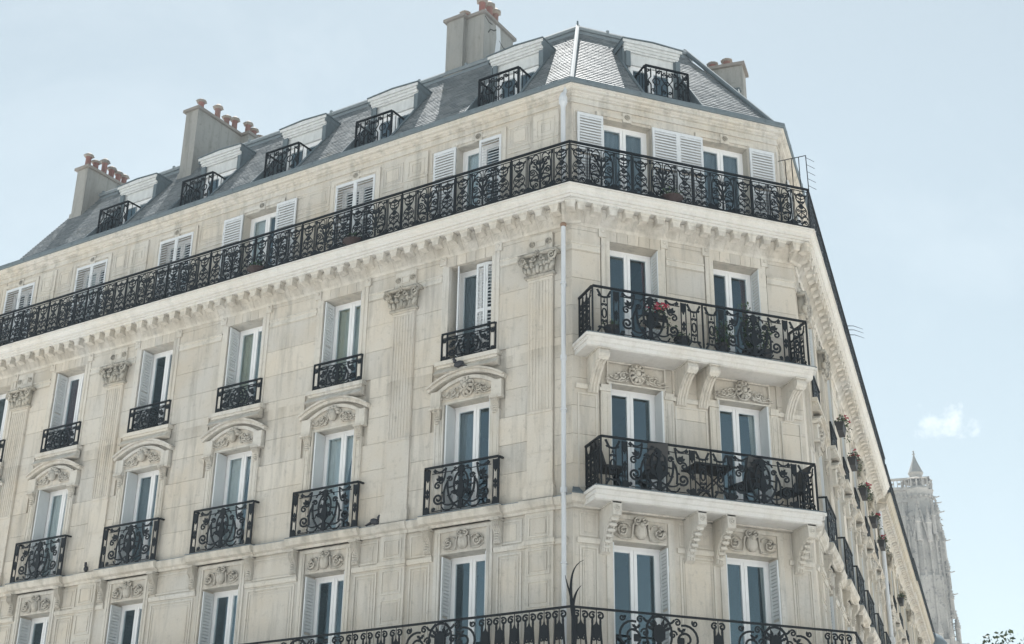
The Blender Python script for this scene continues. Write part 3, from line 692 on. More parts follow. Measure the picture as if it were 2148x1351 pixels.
def balconet(bld, FM, x, z, kind):
    if kind == 'D':
        H, W_ = .578, 1.29; mb = rail_bars(-W_/2, W_/2, H, (-W_/2, W_/2, -W_/2+.13, W_/2-.13), H-.09)
        for s_ in (1, -1):
            for xx in (.0, ): mb.box(s_*W_/2-.02, s_*W_/2+.02, 0, .10, H-.02, H+.02); mb.box(s_*W_/2-.012, s_*W_/2+.012, 0, .10, .0, .02)
            mb.prism([(s_*(W_/2-.065)-.05, H-.1), (s_*(W_/2-.065)+.05, H-.1), (s_*(W_/2-.065)+.03, H-.19), (s_*(W_/2-.065)-.03, H-.19)], -.012, .012)
            mb.prism([(s_*(W_/2-.065)-.05, .0), (s_*(W_/2-.065)+.05, .0), (s_*(W_/2-.065)+.03, .1), (s_*(W_/2-.065)-.03, .1)], -.012, .012)
        o = add('railing', cached('rD', lambda: mb.mesh('railing', 'iron')), bld, FM @ T(x, -.035, z))
        add('lyre_panel', cached('lyD', lambda: panel_lyre(1.02, .50)), o, FM @ T(x, -.035, z))
    else:
        H, W_ = .93, 1.706; mb = rail_bars(-W_/2, W_/2, H, (-W_/2, W_/2), None)
        for s_ in (1, -1): mb.box(s_*W_/2-.022, s_*W_/2+.022, .02, .17, H-.012, H+.02); mb.box(s_*W_/2-.012, s_*W_/2+.012, .0, .17, .0, .02)
        o = add('railing', cached('rC', lambda: mb.mesh('railing', 'iron')), bld, FM @ T(x, -.15, z))
        add('lyre_panel', cached('lyC', lambda: panel_lyre(1.36, .91)), o, FM @ T(x, -.15, z))
        for s_ in (1, -1): add('leaf_post', cached('lpC', lambda: panel_leafpost(.91)), o, FM @ T(x+s_*(W_/2-.07), -.15, z))
    return o
def pilaster(bld, FM, x, hw, mat='stone'):
    def mk():
        mb = MB(); w_ = .28
        mb.box(-w_-.05, w_+.05, -.10, .05, -3.20, -2.98); mb.box(-w_-.03, w_+.03, -.08, .05, -2.98, -2.92); mb.box(-w_-.015, w_+.015, -.07, .05, -2.92, -2.88)
        mb.box(-w_, w_, -.045, .05, -2.88, 1.32)
        n = 7
        for i in range(n+1):
            xx = -w_+.03 + (2*w_-.06)*i/n; mb.box(xx-.011, xx+.011, -.057, -.04, -1.46, 1.24)
        mb.box(-w_-.0, w_+.0, -.060, -.04, -1.52, -1.47); mb.box(-w_, w_, -.060, -.04, 1.24, 1.29)
        mb.box(-w_-.015, w_+.015, -.065, .05, 1.30, 1.35)
        for z in (-2.30, -1.46, -.86, -.02, .60): mb.box(-w_-.002, w_+.002, -.0605, -.059, z-.005, z+.005)
        return mb.mesh('pilaster', 'stone')
    Mx = FM @ T(x, 0, 0); o = add('pilaster', cached('pil', mk), bld, Mx)
    add('capital', cached('cap', mk_capital), o, FM @ T(x, -.0, 1.36) @ Matrix.Diagonal((1.0, 1.2, 1.02, 1)))
    def mk2():
        mb = MB(); mb.box(-.30, .30, -.06, .045, 1.86, 1.92); mb.box(-.27, .27, -.05, .045, 1.92, 2.26); mb.frame(-.11, .11, 1.99, 2.16, .025, .015, -.05)
        return mb.mesh('frieze_block', 'trim')
    add('frieze_block', cached('fb', mk2), o, Mx)
    for s_ in (1, -1): add('rosette', cached('rosb', lambda: mk_rosette(.055)), o, FM @ T(x+s_*.19, -.055, 2.08))
    return o
def panelpil(bld, FM, x):
    """stacked square panels under the pilaster, second floor"""
    def mk():
        mb = MB(); w_ = .30
        mb.box(-w_, w_, -.05, .05, -8.0, -4.06); mb.box(-w_-.04, w_+.04, -.10, .05, -4.06, -3.98); mb.box(-w_, w_, -.06, .05, -3.98, -3.46)
        mb.box(-w_-.02, w_+.02, -.075, .02, -4.10, -4.06)
        for z0 in (-4.62, -5.20, -5.78, -6.36): mb.frame(-.24, .24, z0, z0+.48, .03, .018, -.05)
        mb.frame(-.22, .22, -3.92, -3.54, .03, .018, -.06)
        return mb.mesh('panelled_pilaster', 'trim')
    o = add('panelled_pilaster', cached('ppil', mk), bld, FM @ T(x, 0, 0))
    pm = cached('pp', lambda: MB().box(-.17, .17, -.064, -.045, -.17, .17).mesh('panel', 'stone'))
    for z0 in (-4.38, -4.96, -5.54, -6.12): add('panel', pm, o, FM @ T(x, 0, z0))
    add('panel', pm, o, FM @ T(x, -.01, -3.73) @ Matrix.Diagonal((.9, 1, .75, 1)))
    return o

def long_front(bld, FM, sgn, s_end, ss, pil, near=True, h_off=0., main=True, mat='stone', s_begin=0.):
    """one of the two long street fronts, s measured from the corner, sgn the local x direction"""
    M0 = FM
    xa, xb = (-s_end, -s_begin) if sgn < 0 else (s_begin, s_end)
    m0, m1 = (0, TB) if sgn < 0 else ((TG if main else 0), 0)
    X = lambda s: sgn*s
    # backing wall ------------------------------------------------
    mb = MB(); opD = openings(0, 99, sgn, ss, .525, -.03, 2.096); opC = openings(0, 99, sgn, ss, .547, -3.2, -.899)
    opB = openings(0, 99, sgn, ss, .527, -6.36, -3.976); opE = openings(0, 99, sgn, ss, .56, 3.0, 5.06)
    yfc = .047 if near else 0.
    wall_strips(mb, xa, xb, -3.22, -.45, opC, yfc, .5, m0, m1); wall_strips(mb, xa, xb, -.45, 2.25, opD, yfc, .5, m0, m1)
    mb.mbox(xa, xb, -.01, .5, 2.25, 2.75, m0, m1)
    wall_strips(mb, xa, xb, -6.36, -3.22, opB, 0., .5, m0, m1); wall_strips(mb, xa, xb, 2.985, 5.6, opE, YE, .6, m0, m1)
    opA = openings(0, 99, sgn, ss, .60, -9.6, -7.2); opG = openings(0, 99, sgn, ss, 1.0, -12.0, -9.95)
    wall_strips(mb, xa, xb, -9.8, -6.36, opA, 0., .5, m0, m1); wall_strips(mb, xa, xb, -12.074, -9.8, opG, -.03, .5, m0, m1)
    wall = add('facade_wall', mb.mesh('facade_wall', mat), bld, M0)
    # ashlar --------------------------------------------------------
    if near:
        zs = [-3.20, -2.60, -2.02, -1.46, -.90, -.45, -.02, .60, 1.19, 1.78, 2.25]
        blk = [(a-.20, b_+.20, -3.3, -1.0) for a, b_, _, _ in opC] + [(a-.33, b_+.33, -1.0, -.2) for a, b_, _, _ in opC] + [(a-.17, b_+.17, -.2, 2.4) for a, b_, _, _ in opD]
        blk += [(X(s)-hw+.02, X(s)+hw-.02, -3.3, 2.4) for s, hw in pil]
        stones(wall, M0, xa, xb, zs, blk, 1.15)
    # mouldings -------------------------------------------------------
    sm_ = 'trim' if main else mat
    def one(f):
        q = MB(); f(q, 0); return q.mesh('window_surround', sm_)
    for s in ss:
        if s < s_begin: continue
        add('window_surround', cached(('sD', sm_), lambda: one(surround_D)), bld, M0 @ T(X(s), 0, 0)); add('window_surround', cached(('sC', sm_), lambda: one(surround_C)), bld, M0 @ T(X(s), 0, 0))
    edges = sorted([X(s) for s in ss]); 
    segs = []; last = xa
    stops = sorted([(X(s)-.72, X(s)+.72) for s in ss] + [(X(s)-.31, X(s)+.31) for s, _ in pil])
    for a, b_ in stops: 
        if a > last: segs.append((last, a))
        last = max(last, b_)
    if xb > last: segs.append((last, xb))
    band = MB()
    for a, b_ in segs:
        mm1 = m1 if abs(b_-xb) < 1e-6 else 0; mm0 = m0 if abs(a-xa) < 1e-6 else 0
        band.mold([(.04, 1.80), (-.02, 1.80), (-.025, 1.85), (-.012, 1.86), (-.012, 1.92), (-.035, 1.93), (-.035, 1.96), (.04, 1.97)], a, b_, mm0, mm1)
    band.mold([(-.01, 2.33), (-.03, 2.33), (-.04, 2.36), (-.01, 2.37)], xa, xb, m0, m1)
    add('frieze_band', band.mesh('frieze_band', 'trim' if main else mat), bld, M0)
    slab = add('balcony_slab', MB().mold(SLAB, xa, xb, m0, m1).mesh('balcony_slab', 'slab' if main else mat), bld, M0)
    add('eaves_cornice', MB().mold(TOPC, xa, xb, m0, m1).mesh('eaves_cornice', 'trim' if main else mat), bld, M0)
    g = MB().mold(GUT, xa, xb, m0, m1)
    for i in range(int((xb-xa)/.62)): g.box(xa+.3+i*.62, xa+.325+i*.62, YE-.238, YE-.225, 5.68, 5.775)
    add('gutter', g.mesh('gutter', 'zinc'), bld, M0)
    sc_ = MB().mold(STRC, xa, xb, m0, m1)
    for s in ss: sc_.mold(STRC2, X(s)-.93, X(s)+.93)
    for s, hw in pil: sc_.mold([(y*1.25 if y < 0 else 0, z+.001) for y, z in STRC], X(s)-.36, X(s)+.36)
    add('string_course', sc_.mesh('string_course', 'trim' if main else mat), bld, M0)
    fl_ = MB(); fl_.mold([(0, -3.233), (-.155, -3.243), (-.155, -3.232), (0, -3.215)], xa, xb, m0, m1)
    for s in ss: fl_.mold([(0, -3.217), (-.24, -3.235), (-.24, -3.222), (0, -3.205)], X(s)-.93, X(s)+.93)
    add('zinc_flashing', fl_.mesh('zinc_flashing', 'zincl'), bld, M0)
    # modillions ------------------------------------------------------
    k = 0; s = .207 if sgn < 0 else .30
    md = cached('mod', mk_modillion)
    while s < s_end-.1:
        if s >= s_begin+.1: add('modillion', md, bld, M0 @ T(X(s), -.01, 2.32) @ Matrix.Diagonal((1.03, 1, 1, 1)))
        s += .358
    # level E panels and level B panels ---------------------------------
    pn = MB(); plist = []
    st = sorted([(X(s)-.70, X(s)+.70, 'w') for s in ss] + [(X(s)-.33, X(s)+.33, 'p') for s, _ in pil])
    last = xa + .1
    gaps = []
    for a, b_, kd in st:
        if a-last > .12: gaps.append((last, a))
        last = max(last, b_)
    if xb-.12-last > .12: gaps.append((last, xb-.12))
    def flush(nm):
        nonlocal pn
        if pn.v: add(nm, pn.mesh(nm, 'trim' if main else mat), bld, M0)
        pn = MB()
    for a, b_ in gaps:
        flush('panel_moulding')
        if b_-a < .3:
            continue
        a2, b2 = a+.06, b_-.06
        pn.frame(a2, b2, 4.62, 5.14, .022, .012, YE); pn.frame(a2+.08, b2-.08, 4.70, 5.06, .016, .010, YE); pn.box(a2, b2, YE-.016, YE+.01, 4.50, 4.53); flush('panel_moulding')
        pn.frame(a2, b2, -6.3, -4.14, .035, .02); pn.frame(a2+.07, b2-.07, -6.23, -4.21, .018, .012); pn.frame(a2, b2, -3.96, -3.52, .03, .016)
        plist.append((a2+.13, b2-.13, -3.90, -3.60, 0)); plist.append((a2+.14, b2-.14, -6.16, -4.28, 0)); plist.append((a2+.12, b2-.12, 4.74, 5.02, YE))
    for s in ss:
        x = X(s); flush('window_surround')
        for s_ in (1, -1):
            pn.box(*sorted((x+s_*.53, x+s_*.66)), -.03, .12, -6.36, -3.50); pn.box(*sorted((x+s_*.58, x+s_*.595)), -.042, .0, -6.36, -3.56)
        pn.box(x-.66, x+.66, -.035, .05, -3.56, -3.49); flush('window_surround')
        for s_ in (1, -1):
            pn.box(*sorted((x+s_*.565, x+s_*.66)), YE-.02, YE+.01, 3.0, 5.12); pn.box(*sorted((x+s_*.61, x+s_*.70)), YE-.03, YE+.01, 3.0, 5.19)
        pn.box(x-.70, x+.70, YE-.025, YE+.01, 5.12, 5.20); pn.box(x-.09, x+.09, YE-.04, YE+.01, 5.06, 5.27)
    flush('window_surround')
    for a, b_ in gaps: pn.mold([(.0, -4.09), (-.035, -4.09), (-.055, -4.04), (-.055, -4.0), (0, -3.99)], a, b_); flush('panel_cornice')
    for s, _ in pil:
        x = X(s); flush('panelled_pilaster'); pn.box(x-.31, x+.31, YE-.035, YE+.01, 3.0, 5.22); pn.frame(x-.22, x+.22, 4.66, 5.08, .025, .012, YE-.035); pn.frame(x-.12, x+.12, 4.76, 4.98, .02, .010, YE-.035); pn.box(x-.31, x+.31, YE-.05, YE, 4.58, 4.62)
        for i in range(6): pn.box(x-.225+i*.08, x-.205+i*.08, YE-.047, YE-.03, 3.0, 4.5)
    flush('panelled_pilaster')
    if near:
        pm = cached('pun', lambda: MB().box(0, 1, 0, 1, 0, 1).mesh('panel', 'stone'))
        for a, b_, z0, z1, yy in plist:
            add('wall_panel', pm, bld, M0 @ T(a, yy-.009, z0) @ Matrix.Diagonal((b_-a, .02, z1-z0, 1)))
    # pilasters, windows, railings -------------------------------------
    for s, hw in pil: pilaster(bld, M0, X(s), hw); panelpil(bld, M0, X(s))
    ros = cached('ros', lambda: mk_rosette(.055))
    for i, s in enumerate(ss):
        x = X(s); nearwin = near
        cD = [[(-1, 'gcurtain', .6), (1, 'curtain', .3)], [(-1, 'ycurtain', .85), (1, 'curtain', .3)], [(-1, 'ycurtain', .8), (1, 'curtain', .3)], [], [(-1, 'redcur', .9)], []][i % 6]
        window(bld, M0, x, .34, -.03, 1.05, 2.126, cD)
        cC = [[(-1, 'gcurtain', .45)], [(-1, 'curtain', .7)], [(-1, 'curtain', .6)], [(-1, 'gcurtain', .8)], [(-1, 'curtain', .75)], []][i % 6]
        window(bld, M0, x, .34, -3.2, 1.094, 2.301, cC)
        window(bld, M0, x, .34, -6.36, 1.054, 2.384, [[], [], [(1, 'curtain', .4)], [], [], []][i % 6])
        window(bld, M0, x, YE+.22, 3.0, 1.12, 2.06, [] if i % 2 else [(-1, 'curtain', .4)])
        def mksill():
            q = MB(); q.box(-.76, .76, -.13, .25, -.12, -.032); q.box(-.72, .72, -.09, .02, -.17, -.12)
            q.mold([(0, -.17), (-.06, -.17), (-.19, -.32), (-.0, -.34)], -.74, .74); return q.mesh('sill', 'trim')
        add('sill', cached('sill', mksill), bld, M0 @ T(x, 0, 0))
        pediment(bld, M0, x, 'shell' if i == 0 else 'mask')
        for k2 in range(5):      # voussoirs of the flat arch
            vm = cached('vous', lambda: MB().box(-.5, .5, -.022, .047, 0, 1).mesh('lintel_stone', 'stone'))
            add('lintel_stone', vm, bld, M0 @ T(x-.48+.24*k2, 0, 2.10) @ Matrix.Diagonal((.232, 1, .257, 1)))
        balconet(bld, M0, x, 0.0, 'D'); balconet(bld, M0, x, -3.2, 'C')
        add('carving', cached('cart', lambda: mk_carving('cart')), bld, M0 @ T(x, -.005, -3.75) @ Matrix.Diagonal((1.15, 1.6, 1.15, 1)))
        for s_ in (1, -1): add('console', cached('con', lambda: mk_console(.44, .15, .17)), bld, M0 @ T(x+s_*.80, 0, -3.51))
        add('rosette', ros, bld, M0 @ T(x, YE-.04, 5.165))
        # shutters folded against the jambs
        for z0, hh, hw, yy, W2 in ((-.03, 2.12, .525, 0, .33), (-3.2, 2.28, .547, .0, .33), (-6.36, 2.36, .527, .0, .33)):
            mt = 'gshutter'
            if i == 0 and z0 == -.03 and main and sgn < 0:
                shutter(bld, M0 @ T(x-hw+.08, .24, z0) @ Matrix.Rotation(R(-58), 4, 'Z'), .30, hh-.02, False, 'shutter', False)
                shutter(bld, M0 @ T(x+.06, .14, z0) @ Matrix.Rotation(R(-4), 4, 'Z'), .23, hh-.02, True, 'shutter', False, .075)
                shutter(bld, M0 @ T(x+.29, .124, z0) @ Matrix.Rotation(R(12), 4, 'Z'), .22, hh-.02, True, 'shutter', False, .075)
                continue
            shutter(bld, M0 @ T(x-hw+.035, .33, z0) @ Matrix.Rotation(R(-86), 4, 'Z'), W2, hh-.02, False, mt, False, plain=(z0 == -3.2))
            shutter(bld, M0 @ T(x+hw-.035, .0, z0) @ Matrix.Rotation(R(94), 4, 'Z'), W2, hh-.02, False, mt, False, plain=(z0 == -3.2))
    return wall
wallL = long_front(B, FL, -1, 19.6, SL, PIL)
wallR = long_front(B, FR_, 1, 18.9, SL, PIL, near=False)
# ---- corner (canted) front
CX = [1.326, 3.626]
mb = MB()
opD = [(x-.547, x+.547, -.23, 2.096) for x in CX]; opC = [(x-.554, x+.554, -3.2, -.899) for x in CX]; opB = [(x-.556, x+.556, -6.36, -3.976) for x in CX]; opE = [(x-.558, x+.558, 3.0, 5.06) for x in CX]
wall_strips(mb, 0, LC, -3.22, -.45, opC, .047, .5, TB, TG); wall_strips(mb, 0, LC, -.45, 2.25, opD, .047, .5, TB, TG); mb.mbox(0, LC, -.01, .5, 2.25, 2.75, TB, TG)
wall_strips(mb, 0, LC, -6.36, -3.22, opB, 0, .5, TB, TG); wall_strips(mb, 0, LC, 2.985, 5.6, opE, YE, .6, TB, TG); wall_strips(mb, 0, LC, -12.074, -6.36, [(x-.6, x+.6, -11, -7.2) for x in CX], 0, .5, TB, TG)
wallC = add('facade_wall', mb.mesh('facade_wall', 'stone'), B, FC)
zs = [-3.20, -2.60, -2.02, -1.46, -.90, -.45, -.02, .60, 1.19, 1.78, 2.25]
blk = [(a-.22, b_+.22, -3.3, -.45) for a, b_, _, _ in opC] + [(a-.17, b_+.17, -.45, 2.4) for a, b_, _, _ in opD]
stones(wallC, FC, 0, LC, zs, blk, 1.0)
for x in CX:
    sur = MB(); surround_D(sur, x); surround_C(sur, x, -1.12)
    for s_ in (1, -1): sur.box(*sorted((x+s_*.57, x+s_*.80)), -.075, .045, -1.12, -1.06); sur.box(*sorted((x+s_*.59, x+s_*.77)), -.06, .045, -1.06, -.98)
    sur.frame(x-.62, x+.62, -.93, -.47, .03, .02); add('window_surround', sur.mesh('window_surround', 'trim'), B, FC)
for a, b_ in ((.1, .50), (2.13, 2.82), (4.45, 4.9)):
    sur = MB(); sur.frame(a, b_, -3.05, -1.2, .03, .018); sur.mold([(0, -1.12), (-.04, -1.12), (-.06, -1.06), (-.06, -1.03), (0, -1.02)], a-.04, b_+.04); add('pier_panel', sur.mesh('pier_panel', 'trim'), B, FC)
bd = MB()
for a, b_, p, q in ((0, .60, TB, 0), (2.05, 2.90, 0, 0), (4.35, LC, 0, TG)): bd.mold([(.04, 1.80), (-.02, 1.80), (-.025, 1.85), (-.012, 1.86), (-.012, 1.92), (-.035, 1.93), (-.035, 1.96), (.04, 1.97)], a, b_, p, q)
bd.mold([(-.01, 2.33), (-.03, 2.33), (-.04, 2.36), (-.01, 2.37)], 0, LC, TB, TG)
add('frieze_band', bd.mesh('frieze_band', 'trim'), B, FC)
add('balcony_slab', MB().mold(SLAB, 0, LC, TB, TG).mesh('balcony_slab', 'slab'), B, FC)
add('eaves_cornice', MB().mold(TOPC, 0, LC, TB, TG).mesh('eaves_cornice', 'trim'), B, FC)
g = MB().mold(GUT, 0, LC, TB, TG)
for i in range(8): g.box(.35+i*.6, .375+i*.6, YE-.238, YE-.225, 5.68, 5.775)
add('gutter', g.mesh('gutter', 'zinc'), B, FC)
add('string_course', MB().mold(STRC2, 0, LC, TB, TG).mesh('string_course', 'trim'), B, FC)
add('zinc_flashing', MB().mold([(0, -3.10), (-.20, -3.225), (-.235, -3.24), (-.235, -3.22), (-.02, -3.06), (0, -3.06)], 0, .12, TB, 0).mesh('zinc_flashing', 'zinc'), B, FC)
for k in range(15): add('modillion', cached('mod', mk_modillion), B, FC @ T(.06+k*.3465, -.01, 2.32))
for (ox, ang) in ((0, -BE/2), (LC, GA/2)):
    add('modillion', cached('mod', mk_modillion), B, T(ox, 0, ZO) @ Matrix.Rotation(ang, 4, 'Z') @ T(0, -.04, 2.32) @ Matrix.Diagonal((1.1, 1.12, 1, 1)))
for a, b_ in ((.12, .48), (2.12, 2.84), (4.48, 4.92)):
    pn = MB()
    pn.frame(a, b_, 4.62, 5.14, .022, .012, YE); add('panel_moulding', pn.mesh('panel_moulding', 'trim'), B, FC); pn = MB(); pn.frame(a, b_, -6.3, -4.14, .035, .02); pn.frame(a+.06, b_-.06, -6.24, -4.20, .018, .012)
    pn.frame(a, b_, -3.96, -3.52, .03, .016); pn.mold([(.0, -4.09), (-.035, -4.09), (-.055, -4.04), (-.055, -4.0), (0, -3.99)], a-.05, b_+.05)
    add('panel_moulding', pn.mesh('panel_moulding', 'trim'), B, FC); add('wall_panel', CA['pun'], B, FC @ T(a+.10, -.009, -6.18) @ Matrix.Diagonal((b_-a-.2, .02, 1.92, 1))); add('wall_panel', CA['pun'], B, FC @ T(a+.10, -.009, -3.88) @ Matrix.Diagonal((b_-a-.2, .02, .28, 1)))
for x in CX:
    pn = MB()
    for s_ in (1, -1):
        pn.box(*sorted((x+s_*.56, x+s_*.64)), YE-.02, YE+.01, 3, 5.12); pn.box(*sorted((x+s_*.60, x+s_*.70)), YE-.03, YE+.01, 3, 5.19)
    pn.box(x-.70, x+.70, YE-.025, YE+.01, 5.12, 5.20); pn.box(x-.10, x+.10, YE-.04, YE+.01, 5.06, 5.28)
    add('window_surround', pn.mesh('window_surround', 'trim'), B, FC); pn = MB(); pn.box(x-.68, x+.68, -.035, .05, -3.56, -3.49)
    for s_ in (1, -1): pn.box(*sorted((x+s_*.56, x+s_*.68)), -.03, .12, -6.36, -3.56)
    add('window_surround', pn.mesh('window_surround', 'trim'), B, FC)
for i, x in enumerate(CX):
    window(B, FC, x, .32, -.23, 1.094, 2.326, [(1, 'redcur', .13)] if i == 0 else [(1, 'redcur', .17)])
    window(B, FC, x, .32, -3.2, 1.108, 2.301, [(1, 'curtain', .16)] if i == 1 else [(-1, 'curtain', .10)])
    window(B, FC, x, .32, -6.36, 1.112, 2.384, [(1, 'curtain', .10)] if i else []); window(B, FC, x, YE+.22, 3.0, 1.116, 2.06, [(-1, 'gcurtain', .52), (1, 'gcurtain', .5)])
    add('rosette', CA['ros'], B, FC @ T(x, YE-.04, 5.175))
    for k2 in range(5): add('lintel_stone', CA['vous'], B, FC @ T(x-.48+.24*k2, 0, 2.10) @ Matrix.Diagonal((.232, 1, .257, 1)))
    add('carving', cached('carvshell', lambda: mk_carving('shell')), B, FC @ T(x, -.02, -.68) @ Matrix.Diagonal((1.35, 1.6, 1.35, 1)))
    add('carving', CA['cart'], B, FC @ T(x, -.005, -3.73) @ Matrix.Diagonal((1.3, 1.8, 1.3, 1)))
    for z0, hh, hw, mt in ((-.23, 2.32, .547, 'gshutter'), (-3.2, 2.28, .554, 'gshutter'), (-6.36, 2.36, .556, 'gshutter')):
        shutter(B, FC @ T(x-hw+.035, .31, z0) @ Matrix.Rotation(R(-92), 4, 'Z'), .33, hh-.02, False, mt, False, plain=(z0 == -3.2))
        shutter(B, FC @ T(x+hw-.035, -.03, z0) @ Matrix.Rotation(R(88), 4, 'Z'), .34, hh-.02, False, mt, False, plain=(z0 == -3.2))
# ---- fifth floor shutters (flat on the wall or closed)
HE = 2.06
def esh(FM, xl, W_, closed, single):
    y = YE-.045 if not closed else YE+.0
    shutter(B, FM @ T(xl, y, 3.0), W_, HE, closed, 'shutter', single)
for xl, W_ in ((.18, .58), (1.89, .60), (2.49, .58), (4.20, .60)): esh(FC, xl, W_, False, True)
esh(FL, -2.378-.56-.58, .58, False, True); esh(FL, -2.378+.02, .56, True, True)
esh(FL, -5.718-.56, .56, True, True); esh(FL, -5.718, .56, True, True)
esh(FL, -8.512-.56-.60, .60, False, True); esh(FL, -8.512+.50, .60, False, True)
for s in SL[3:]: esh(FL, -s-.56, .56, True, False); esh(FL, -s, .56, True, False)
for s in SL: esh(FR_, s-.56-.58, .58, False, False); esh(FR_, s+.56, .58, False, False)

# ---- upper running balcony railing
ou = .45
def running_rail(bld, FM, x0, x1, n, H, z, y, pm, m0=0, m1=0, name='railing'):
    mb = rail_bars(x0, x1, H, (), None, None, m0, m1, y)
    o = add(name, mb.mesh(name, 'iron'), bld, FM @ T(0, 0, z))
    wd = ((x1-m1*y) - (x0+m0*y))/n
    for i in range(n): add('railing_panel', pm, o, FM @ T(x0+m0*y+wd*(i+.5), y, z) @ Matrix.Diagonal((wd/1.36, 1, 1, 1)))
    return o
PU = panel_upper()
running_rail(B, FL, -19.25+.2, 0, 14, .93, 3.01, -ou, PU, 0, TB)
running_rail(B, FC, 0, LC, 4, .93, 3.01, -ou, PU, TB, TG)
running_rail(B, FR_, 0, 18.9, 14, .93, 3.01, -ou, PU, TG, 0)

# ---- the two corner balconies
def corner_balcony(z, xl, xr, dp, kind, H):
    pr = [(0, z-.23), (-dp+.10, z-.23), (-dp+.06, z-.21), (-dp+.05, z-.15), (-dp+.02, z-.13), (-dp-.01, z-.07), (-dp-.05, z-.05), (-dp-.06, z-.01), (0, z-.01)]
    mb = MB(); mb.mold(pr, xl-.10, xr+.10)
    # moulded left and right returns follow the same section
    for sx, xe in ((-1, xl-.10), (1, xr+.10)):
        for o0, z0, z1 in ((.05, z-.07, z-.012), (.02, z-.14, z-.07)): mb.box(*sorted((xe, xe+sx*o0)), -dp-o0, -.002, z0, z1)
    sl = add('balcony_slab', mb.mesh('balcony_slab', 'slab'), B, FC)
    add('zinc_flashing', MB().box(xl-.14, xr+.14, -dp-.065, -.002, z-.008, z+.008).mesh('zinc_flashing', 'zinc'), sl, FC)
    bk = cached('bb'+kind, lambda: mk_big_console(kind))
    for x in ((.40, 2.25, 2.72, 4.62) if kind == 'scroll' else (.60, 2.30, 2.90, 4.60)):
        add('balcony_bracket', bk, B, FC @ T(x, 0, z-.23))
    r_ = rail_bars(xl, xr, H, (xl, xr, (xl+xr)/2), None); zr = z+.01
    for xe in (xl, xr):
        r_.box(xe-.025, xe+.025, .022, dp, H-.012, H+.022); r_.box(xe-.011, xe+.011, .011, dp, 0, .022); r_.box(xe-.014, xe+.014, dp-.03, dp, 0, H)
        for k in (.28, .48): r_.box(xe-.008, xe+.008, k-.008, k+.008, 0, H)
    ro = add('railing', r_.mesh('railing', 'iron'), B, FC @ T(0, -dp, zr))
    half = (xr-xl)/2
    for s_ in (1, -1):
        cx = (xl+xr)/2
        for q, me in ((.19, 'oval'), (.41, 'leaf'), (1.12, 'lyre'), (1.83, 'leaf'), (2.08, 'oval')):
            mm = {'oval': cached(('ov', H), lambda: panel_oval(H-.02)), 'leaf': cached(('lf', H), lambda: panel_leafpost(H-.02)), 'lyre': cached(('lyx', H), lambda: panel_lyre(1.26, H-.02))}[me]
            add(mm.name.split('.')[0], mm, ro, FC @ T(cx+s_*q*half/2.32, -dp, zr))
        xe = xl if s_ == -1 else xr
        for q in (.19, .38, .56): add('oval_panel', cached(('ov', H), lambda: panel_oval(H-.02)), ro, FC @ T(xe, -dp+q, zr) @ Matrix.Rotation(R(90), 4, 'Z') @ Matrix.Diagonal((.8, 1, 1, 1)))
    return sl
corner_balcony(-.235, .144, 4.79, .655, 'scroll', .96)
corner_balcony(-3.205, .26, 4.716, .697, 'block', .925)
# ---- long second-floor balcony
for FM, xa, xb, m0, m1 in ((FL, -19.6, 0, 0, TB), (FC, 0, LC, TB, TG), (FR_, 0, 18.9, TG, 0)):
    add('balcony_slab', MB().mold(SLABB, xa, xb, m0, m1).mesh('balcony_slab', 'slab'), B, FM)
    y = -.67; mb = rail_bars(xa, xb, .93, (), None, None, m0, m1, y)
    ro = add('railing', mb.mesh('railing', 'iron'), B, FM @ T(0, 0, -6.345))
    A0, A1 = xa+m0*y, xb-m1*y
    seq = []
    if FM is FC:
        x = A0+.31; seq = [(A0+.36, 'd2'), (A0+1.38, 'm'), (A0+2.3, 'd1'), (A0+3.2, 'm') , (A0+4.12, 'd1'), (A1-.35, 'd2')]
        seq = [(.0, 'd2'), (1.33, 'm'), (2.49, 'd1'), (3.64, 'm'), (4.95, 'd2')]
    else:
        sg = -1 if FM is FL else 1
        for s in SL: seq.append((sg*s, 'm'))
        ed = [0.] + SL
        for a, b_ in zip(ed[:-1], ed[1:]):
            lo_, hi_ = a+(.82 if a else -.25), b_-.82; n = max(1, int((hi_-lo_)/.29))
            for q in range(n): seq.append((sg*(lo_+(hi_-lo_)*(q+.5)/n), 'd1'))
    dm = {'d1': cached('d1', lambda: panel_drops(.93, 1)), 'd2': cached('d2', lambda: panel_drops(.93, 2)), 'm': cached('md', lambda: panel_medallion(1.5, .93))}
    for x, kd in seq: add(dm[kd].name.split('.')[0], dm[kd], ro, FM @ T(x, y, -6.345))
# iron spike at the corner of the second-floor balcony
mb = MB()
def horn(p0, p1, p2, p3, r):
    pts = [(x, -.67, z) for x, z in bez(p0, p1, p2, p3, 10)]; mb.tube(pts, r, 6, .004)
horn((-.28, -5.6), (-.36, -5.1), (-.36, -4.7), (-.08, -4.58), .035); horn((-.29, -5.4), (-.32, -5.2), (-.40, -5.05), (-.43, -4.88), .03); horn((-.29, -5.4), (-.26, -5.2), (-.2, -5.1), (-.13, -5.03), .03)
mb.tube([(-.28, -.67, -6.35), (-.28, -.67, -5.4)], .04, 8)
add('iron_spikes', mb.mesh('iron_spikes', 'iron'), B, FC)
